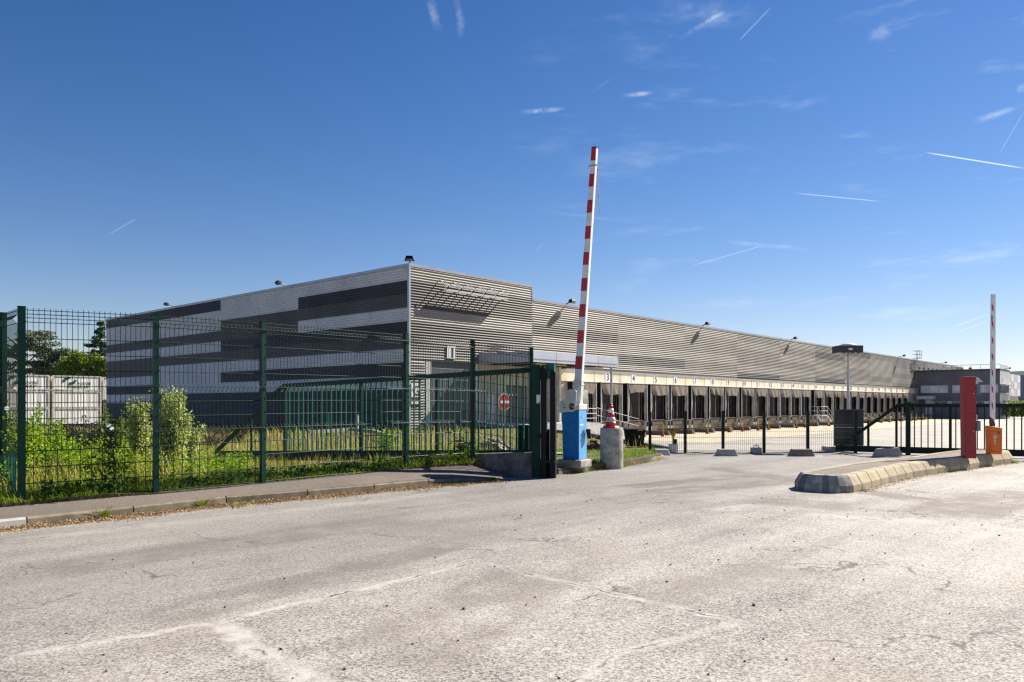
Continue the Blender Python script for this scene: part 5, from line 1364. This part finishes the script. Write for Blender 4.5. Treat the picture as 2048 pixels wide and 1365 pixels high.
# tufts along the kerb and at the stanchion
def tuft(x, y, z, n, h, label, mat=GRASSM, spread=.10):
    n = int(n * 1.4); h *= 1.25
    lv = Leaves()
    for k in range(n):
        a = R.uniform(0, 2 * PI); q = spread * R.random(); lv.blade(q * math.cos(a), q * math.sin(a), 0, h * R.uniform(.4, 1.1), R.uniform(.3, .9) * h, a + R.gauss(0, .4), R.uniform(.002, .0045), 3)
    o = lv.build('grass_tuft', mat); o.location = (x, y, z); tag(o, label, 'grass tuft', 'tufts along the kerb'); return o
def kp(u):
    i = int(u); p = lerp(PT[i], PT[i + 1], u - i); return p
for px, py, n, h, lab in [(207, 1036, 120, .13, 'grass tuft against the kerb in front of the left fence bay, the largest one'), (405, 1014, 100, .12, 'pale grass tuft at the kerb below the second fence post'),
                         (482, 1013, 36, .06, 'small grass tuft in the litter just left of the third post'), (512, 1008, 26, .05, 'tiny grass tuft in the litter under the third post'),
                         (622, 992, 40, .10, 'leafy tuft at the kerb joint right of the third post'), (712, 984, 46, .12, 'upright leafy tuft at the kerb in the middle of the pavement'),
                         (790, 978, 34, .07, 'flat tuft at the kerb before the kerb drops'), (817, 974, 80, .11, 'bushy grass tuft near the end of the raised kerb'),
                         (920, 966, 40, .06, 'low tuft at the end of the kerb'), (985, 962, 90, .07, 'green tuft on the dropped kerb in front of the low wall'),
                         (1070, 953, 60, .16, 'dry weed at the foot of the gate stanchion')]:
    x, y = G(px, py); tuft(x, y, 0, n, h, lab, DRYM if 'dry' in lab else GRASSM)
for px, py, lab in [(1150, 946, 'weed at the barrier kerb left of the plinth'), (1175, 943, 'weed at the barrier kerb below the plinth'), (1205, 939, 'weed at the barrier kerb beside the bollard'), (1247, 934, 'weed at the foot of the concrete bollard'), (1285, 926, 'weed spilling over the kerb right of the bollard'), (1312, 920, 'weed at the far tip of the barrier verge'), (2026, 926, 'green tuft at the far end of the traffic island')]:
    x, y = G(px, py); tuft(x, y - .03, 0, 50, .09, lab)
# dry litter in the gutter
lt = Leaves()
for i in range(16000):
    k = R.uniform(1.2, 9.6); p = kp(min(9.6, k)); q = kp(min(9.7, k + .1)); d = (q - p).normalized(); o = abs(R.gauss(0, .17)) * (1 + .3 * math.sin(k * 5)); 
    x, y = p.x + d.y * o, p.y - d.x * o
    lt.leaf((x, y, R.uniform(.002, .018)), R.uniform(.012, .05), R.uniform(.003, .011), R)
for i in range(2600):   # along the island and the barrier kerb
    if R.random() < .6:
        k = R.uniform(3.5, 12.5); a, b = IS[int(k)], IS[int(k) + 1]; t = k % 1; x, y = lerp(a[0], b[0], t), lerp(a[1], b[1], t); d = Vector((b[0] - a[0], b[1] - a[1], 0)).normalized()
    else:
        k = R.uniform(0, 6); a, b = bk[int(k)], bk[int(k) + 1]; t = k % 1; x, y = lerp(a[0], b[0], t), lerp(a[1], b[1], t); d = Vector((b[0] - a[0], b[1] - a[1], 0)).normalized()
    o = abs(R.gauss(0, .09)); lt.leaf((x + d.y * o, y - d.x * o, R.uniform(.002, .015)), R.uniform(.012, .035), R.uniform(.003, .008), R)
lt.build('leaf_litter', LITTER)['kind'] = 'stuff'
g = MB()
g.sweep([(-.24, .0012), (.0, .004)], [(p.x, p.y, 0) for p in PT[1:]])
struct(g.build('gutter', M('gutter_dust', (.23, .135, .07), .95, .5, 25)))
# loose pebbles on the road
pb = MB(); r5 = random.Random(9)
for i in range(260):
    y = 3.6 + 16 * r5.random() ** 1.6; x = r5.uniform(-.66, .66) * y
    if x < -1.0 and y > 9 + (x + 5.5) * .9 - .4: continue
    if i < 110: y = r5.uniform(7, 12.5); x = r5.uniform(.5, 7.5)
    s = r5.uniform(.003, .008) * (1.6 if r5.random() < .1 else 1)
    pb.X = Matrix.Translation((x, y, s * .4)) @ Euler((r5.uniform(0, 3), r5.uniform(0, 3), r5.uniform(0, 3))).to_matrix().to_4x4()
    pb.hull8([(-s, -s, -s * .6), (s, -s * .8, -s * .6), (s * .8, s, -s * .6), (-s * .9, s * .8, -s * .6)], [(-s * .6, -s * .7, s * .6), (s * .7, -s * .5, s * .6), (s * .5, s * .7, s * .6), (-s * .7, s * .5, s * .5)])
pb.build('pebbles', M('dark_pebble', (.05, .045, .04), .8, .5, 90))['kind'] = 'stuff'
# paper scrap
m = MB(); m.grid(lambda u, v: (.22 * u, .05 * v, .01 + .02 * math.sin(u * 5) ** 2 * (1 - v)), 6, 2); o = m.build('paper_scrap', WHITE); o.location = G(830, 985) + (0,); o.rotation_euler = (0, 0, .3)
tag(o, 'white scrap of paper lying in the gutter litter', 'litter')

# trees beyond the containers --------------------------------------
def tree(name, loc, label, trunk_h, trunk_r, mat, clumps, leaf, w, nper):
    e = empty(name, loc); tag(e, label, 'tree', 'trees behind the containers')
    m = MB(); m.tube([(0, 0, 0), (.1, 0, trunk_h * .5), (0, .1, trunk_h)], [trunk_r, trunk_r * .75, trunk_r * .25], 8, False)
    for (x, y, z, rx, ry, rz) in clumps[:14]: m.tube([(0, 0, max(.5, z - abs(x) * .35 - .5)), (x * .55, y * .55, z - .25 * rz), (x, y, z)], [trunk_r * .3, trunk_r * .2, .03], 5, False)
    m.build('trunk', BARK, e); lv = Leaves()
    for (x, y, z, rx, ry, rz) in clumps:
        for k in range(nper):
            while True:
                p = Vector((R.uniform(-1, 1), R.uniform(-1, 1), R.uniform(-1, 1)))
                if .25 < p.length < 1.0 + R.gauss(0, .1): break
            lv.leaf((x + p.x * rx, y + p.y * ry, z + p.z * rz), leaf * R.uniform(.6, 1.3), w * R.uniform(.6, 1.3), R)
    lv.build('crown', mat, e); return e
def bp(px, Y, z=-2.2): return (gx(px, Y), Y, z)
def zz(py, Y): return EYE - (py - 807) / FPX * Y + 2.2
Yt = 135
cl = []
for k in range(50):
    py = R.uniform(664, 752); t = max(0, (py - 668) / 84); hw = 45 + 62 * t ** .6; px = 45 + R.uniform(-1, 1) * hw
    cl.append((gx(px, Yt) - gx(40, Yt), R.uniform(-2, 2), zz(py, Yt), R.uniform(1.2, 2.4), 1.6, R.uniform(.28, .55)))
tree('cedar_tree', bp(40, Yt), 'broad grey green cedar with flat layered branches at the far left', zz(672, Yt), .5, CEDARM, cl, .42, .12, 260)
cl = []
for k in range(34):
    py = R.uniform(700, 752); px = 120 + R.uniform(-42, 40); cl.append((gx(px, Yt) - gx(115, Yt), R.uniform(-1, 1), zz(max(py, 690 + abs(px - 110) * .5), Yt), R.uniform(.9, 1.6), 1.2, R.uniform(.5, .8)))
tree('cedar_tree', bp(115, Yt), 'lower spreading cedar in the middle of the trees behind the containers', zz(715, Yt), .4, CEDARM, cl, .42, .12, 220)
Ys = 128
cl = []
for k in range(13):
    t = k / 12; py = 648 + 108 * t; hw = 3 + 22 * t ** .8
    for q in (-1, 1, 0):
        cl.append((q * hw * .7 / FPX * Ys, R.uniform(-.5, .5) + (q == 0) * R.choice((-1, 1)) * hw * .5 / FPX * Ys, zz(py + R.uniform(-3, 3), Ys), max(.2, hw * .62 / FPX * Ys), max(.2, hw * .5 / FPX * Ys), .26))
cl += [(-R.uniform(14, 34) / FPX * Ys, 0, zz(691 + q * .4, Ys), .9, .5, .16) for q in range(4)]
tree('spruce_tree', bp(200, Ys), 'dark pointed spruce rising beside the warehouse end wall', zz(646, Ys), .22, SPRUCEM, cl, .42, .10, 120)
for px, t0_, w0, lab in [(172, 708, 30, 'bright green broadleaved tree in front of the spruce'), (205, 716, 26, 'yellow green broadleaved tree touching the warehouse end wall'), (142, 720, 26, 'small green broadleaved tree left of the spruce')]:
    cl = []
    for k in range(16):
        py = R.uniform(t0_, 752); hw = w0 * (.5 + .5 * math.sqrt((py - t0_ + 4) / (756 - t0_))); cl.append((R.uniform(-1, 1) * hw / FPX * 122, R.uniform(-1, 1), zz(py + 5, 122), R.uniform(.7, 1.2), 1, R.uniform(.6, .9)))
    tree('broadleaf_tree', bp(px, 122), lab, zz(t0_ + 12, 122), .2, DECIDM, cl, .36, .13, 230)
# right edge: hedge and wooded hill far behind
lv = Leaves()
for k in range(3500): lv.leaf((R.uniform(0, 9), R.uniform(0, 2), R.uniform(0, 2.3)), R.uniform(.2, .45), R.uniform(.08, .16), R)
e = empty('hedge', (gx(2018, 120), 120, -.6)); lv.build('foliage', HEDGEM, e); tag(e, 'bright yellow green hedge at the right edge below the annex', 'hedge')
m = MB(); m.grid(lambda u, v: (-60 + 900 * u, 640 + 220 * v, -3 + (26 + 5 * math.sin(u * 9)) * math.sin(PI * min(1, v * .5)) * sstep(u * 6 + .1) ), 24, 6)
for v in m.v: v.x += gx(2030, 650) + 60
struct(m.build('hills', M('wooded_hill', (.05, .07, .04), .9, .4, .02)))
lv = Leaves()
for k in range(9000):
    u = R.random(); v = R.uniform(.4, 1); x = gx(2030, 650) + 900 * u * .4; u *= .4
    lv.leaf((x, 640 + 220 * v, -3 + (26 + 5 * math.sin(u * 9)) * math.sin(PI * min(1, v * .5)) * sstep(u * 6 + .1) + R.uniform(0, 6)), R.uniform(2, 4), R.uniform(.8, 1.6), R)
lv.build('hill_wood', FARTREE)['kind'] = 'stuff'
# far wood along the left horizon
lv = Leaves()
for k in range(9000):
    px = R.uniform(-400, 215); Y = R.uniform(150, 170); lv.leaf((gx(px, Y), Y, -2 + R.random() ** .8 * (8 + 2.5 * math.sin(px * .03) + 1.5 * math.sin(px * .11))), R.uniform(.4, .9), R.uniform(.15, .3), R)
lv.build('distant_wood', FARTREE)['kind'] = 'stuff'
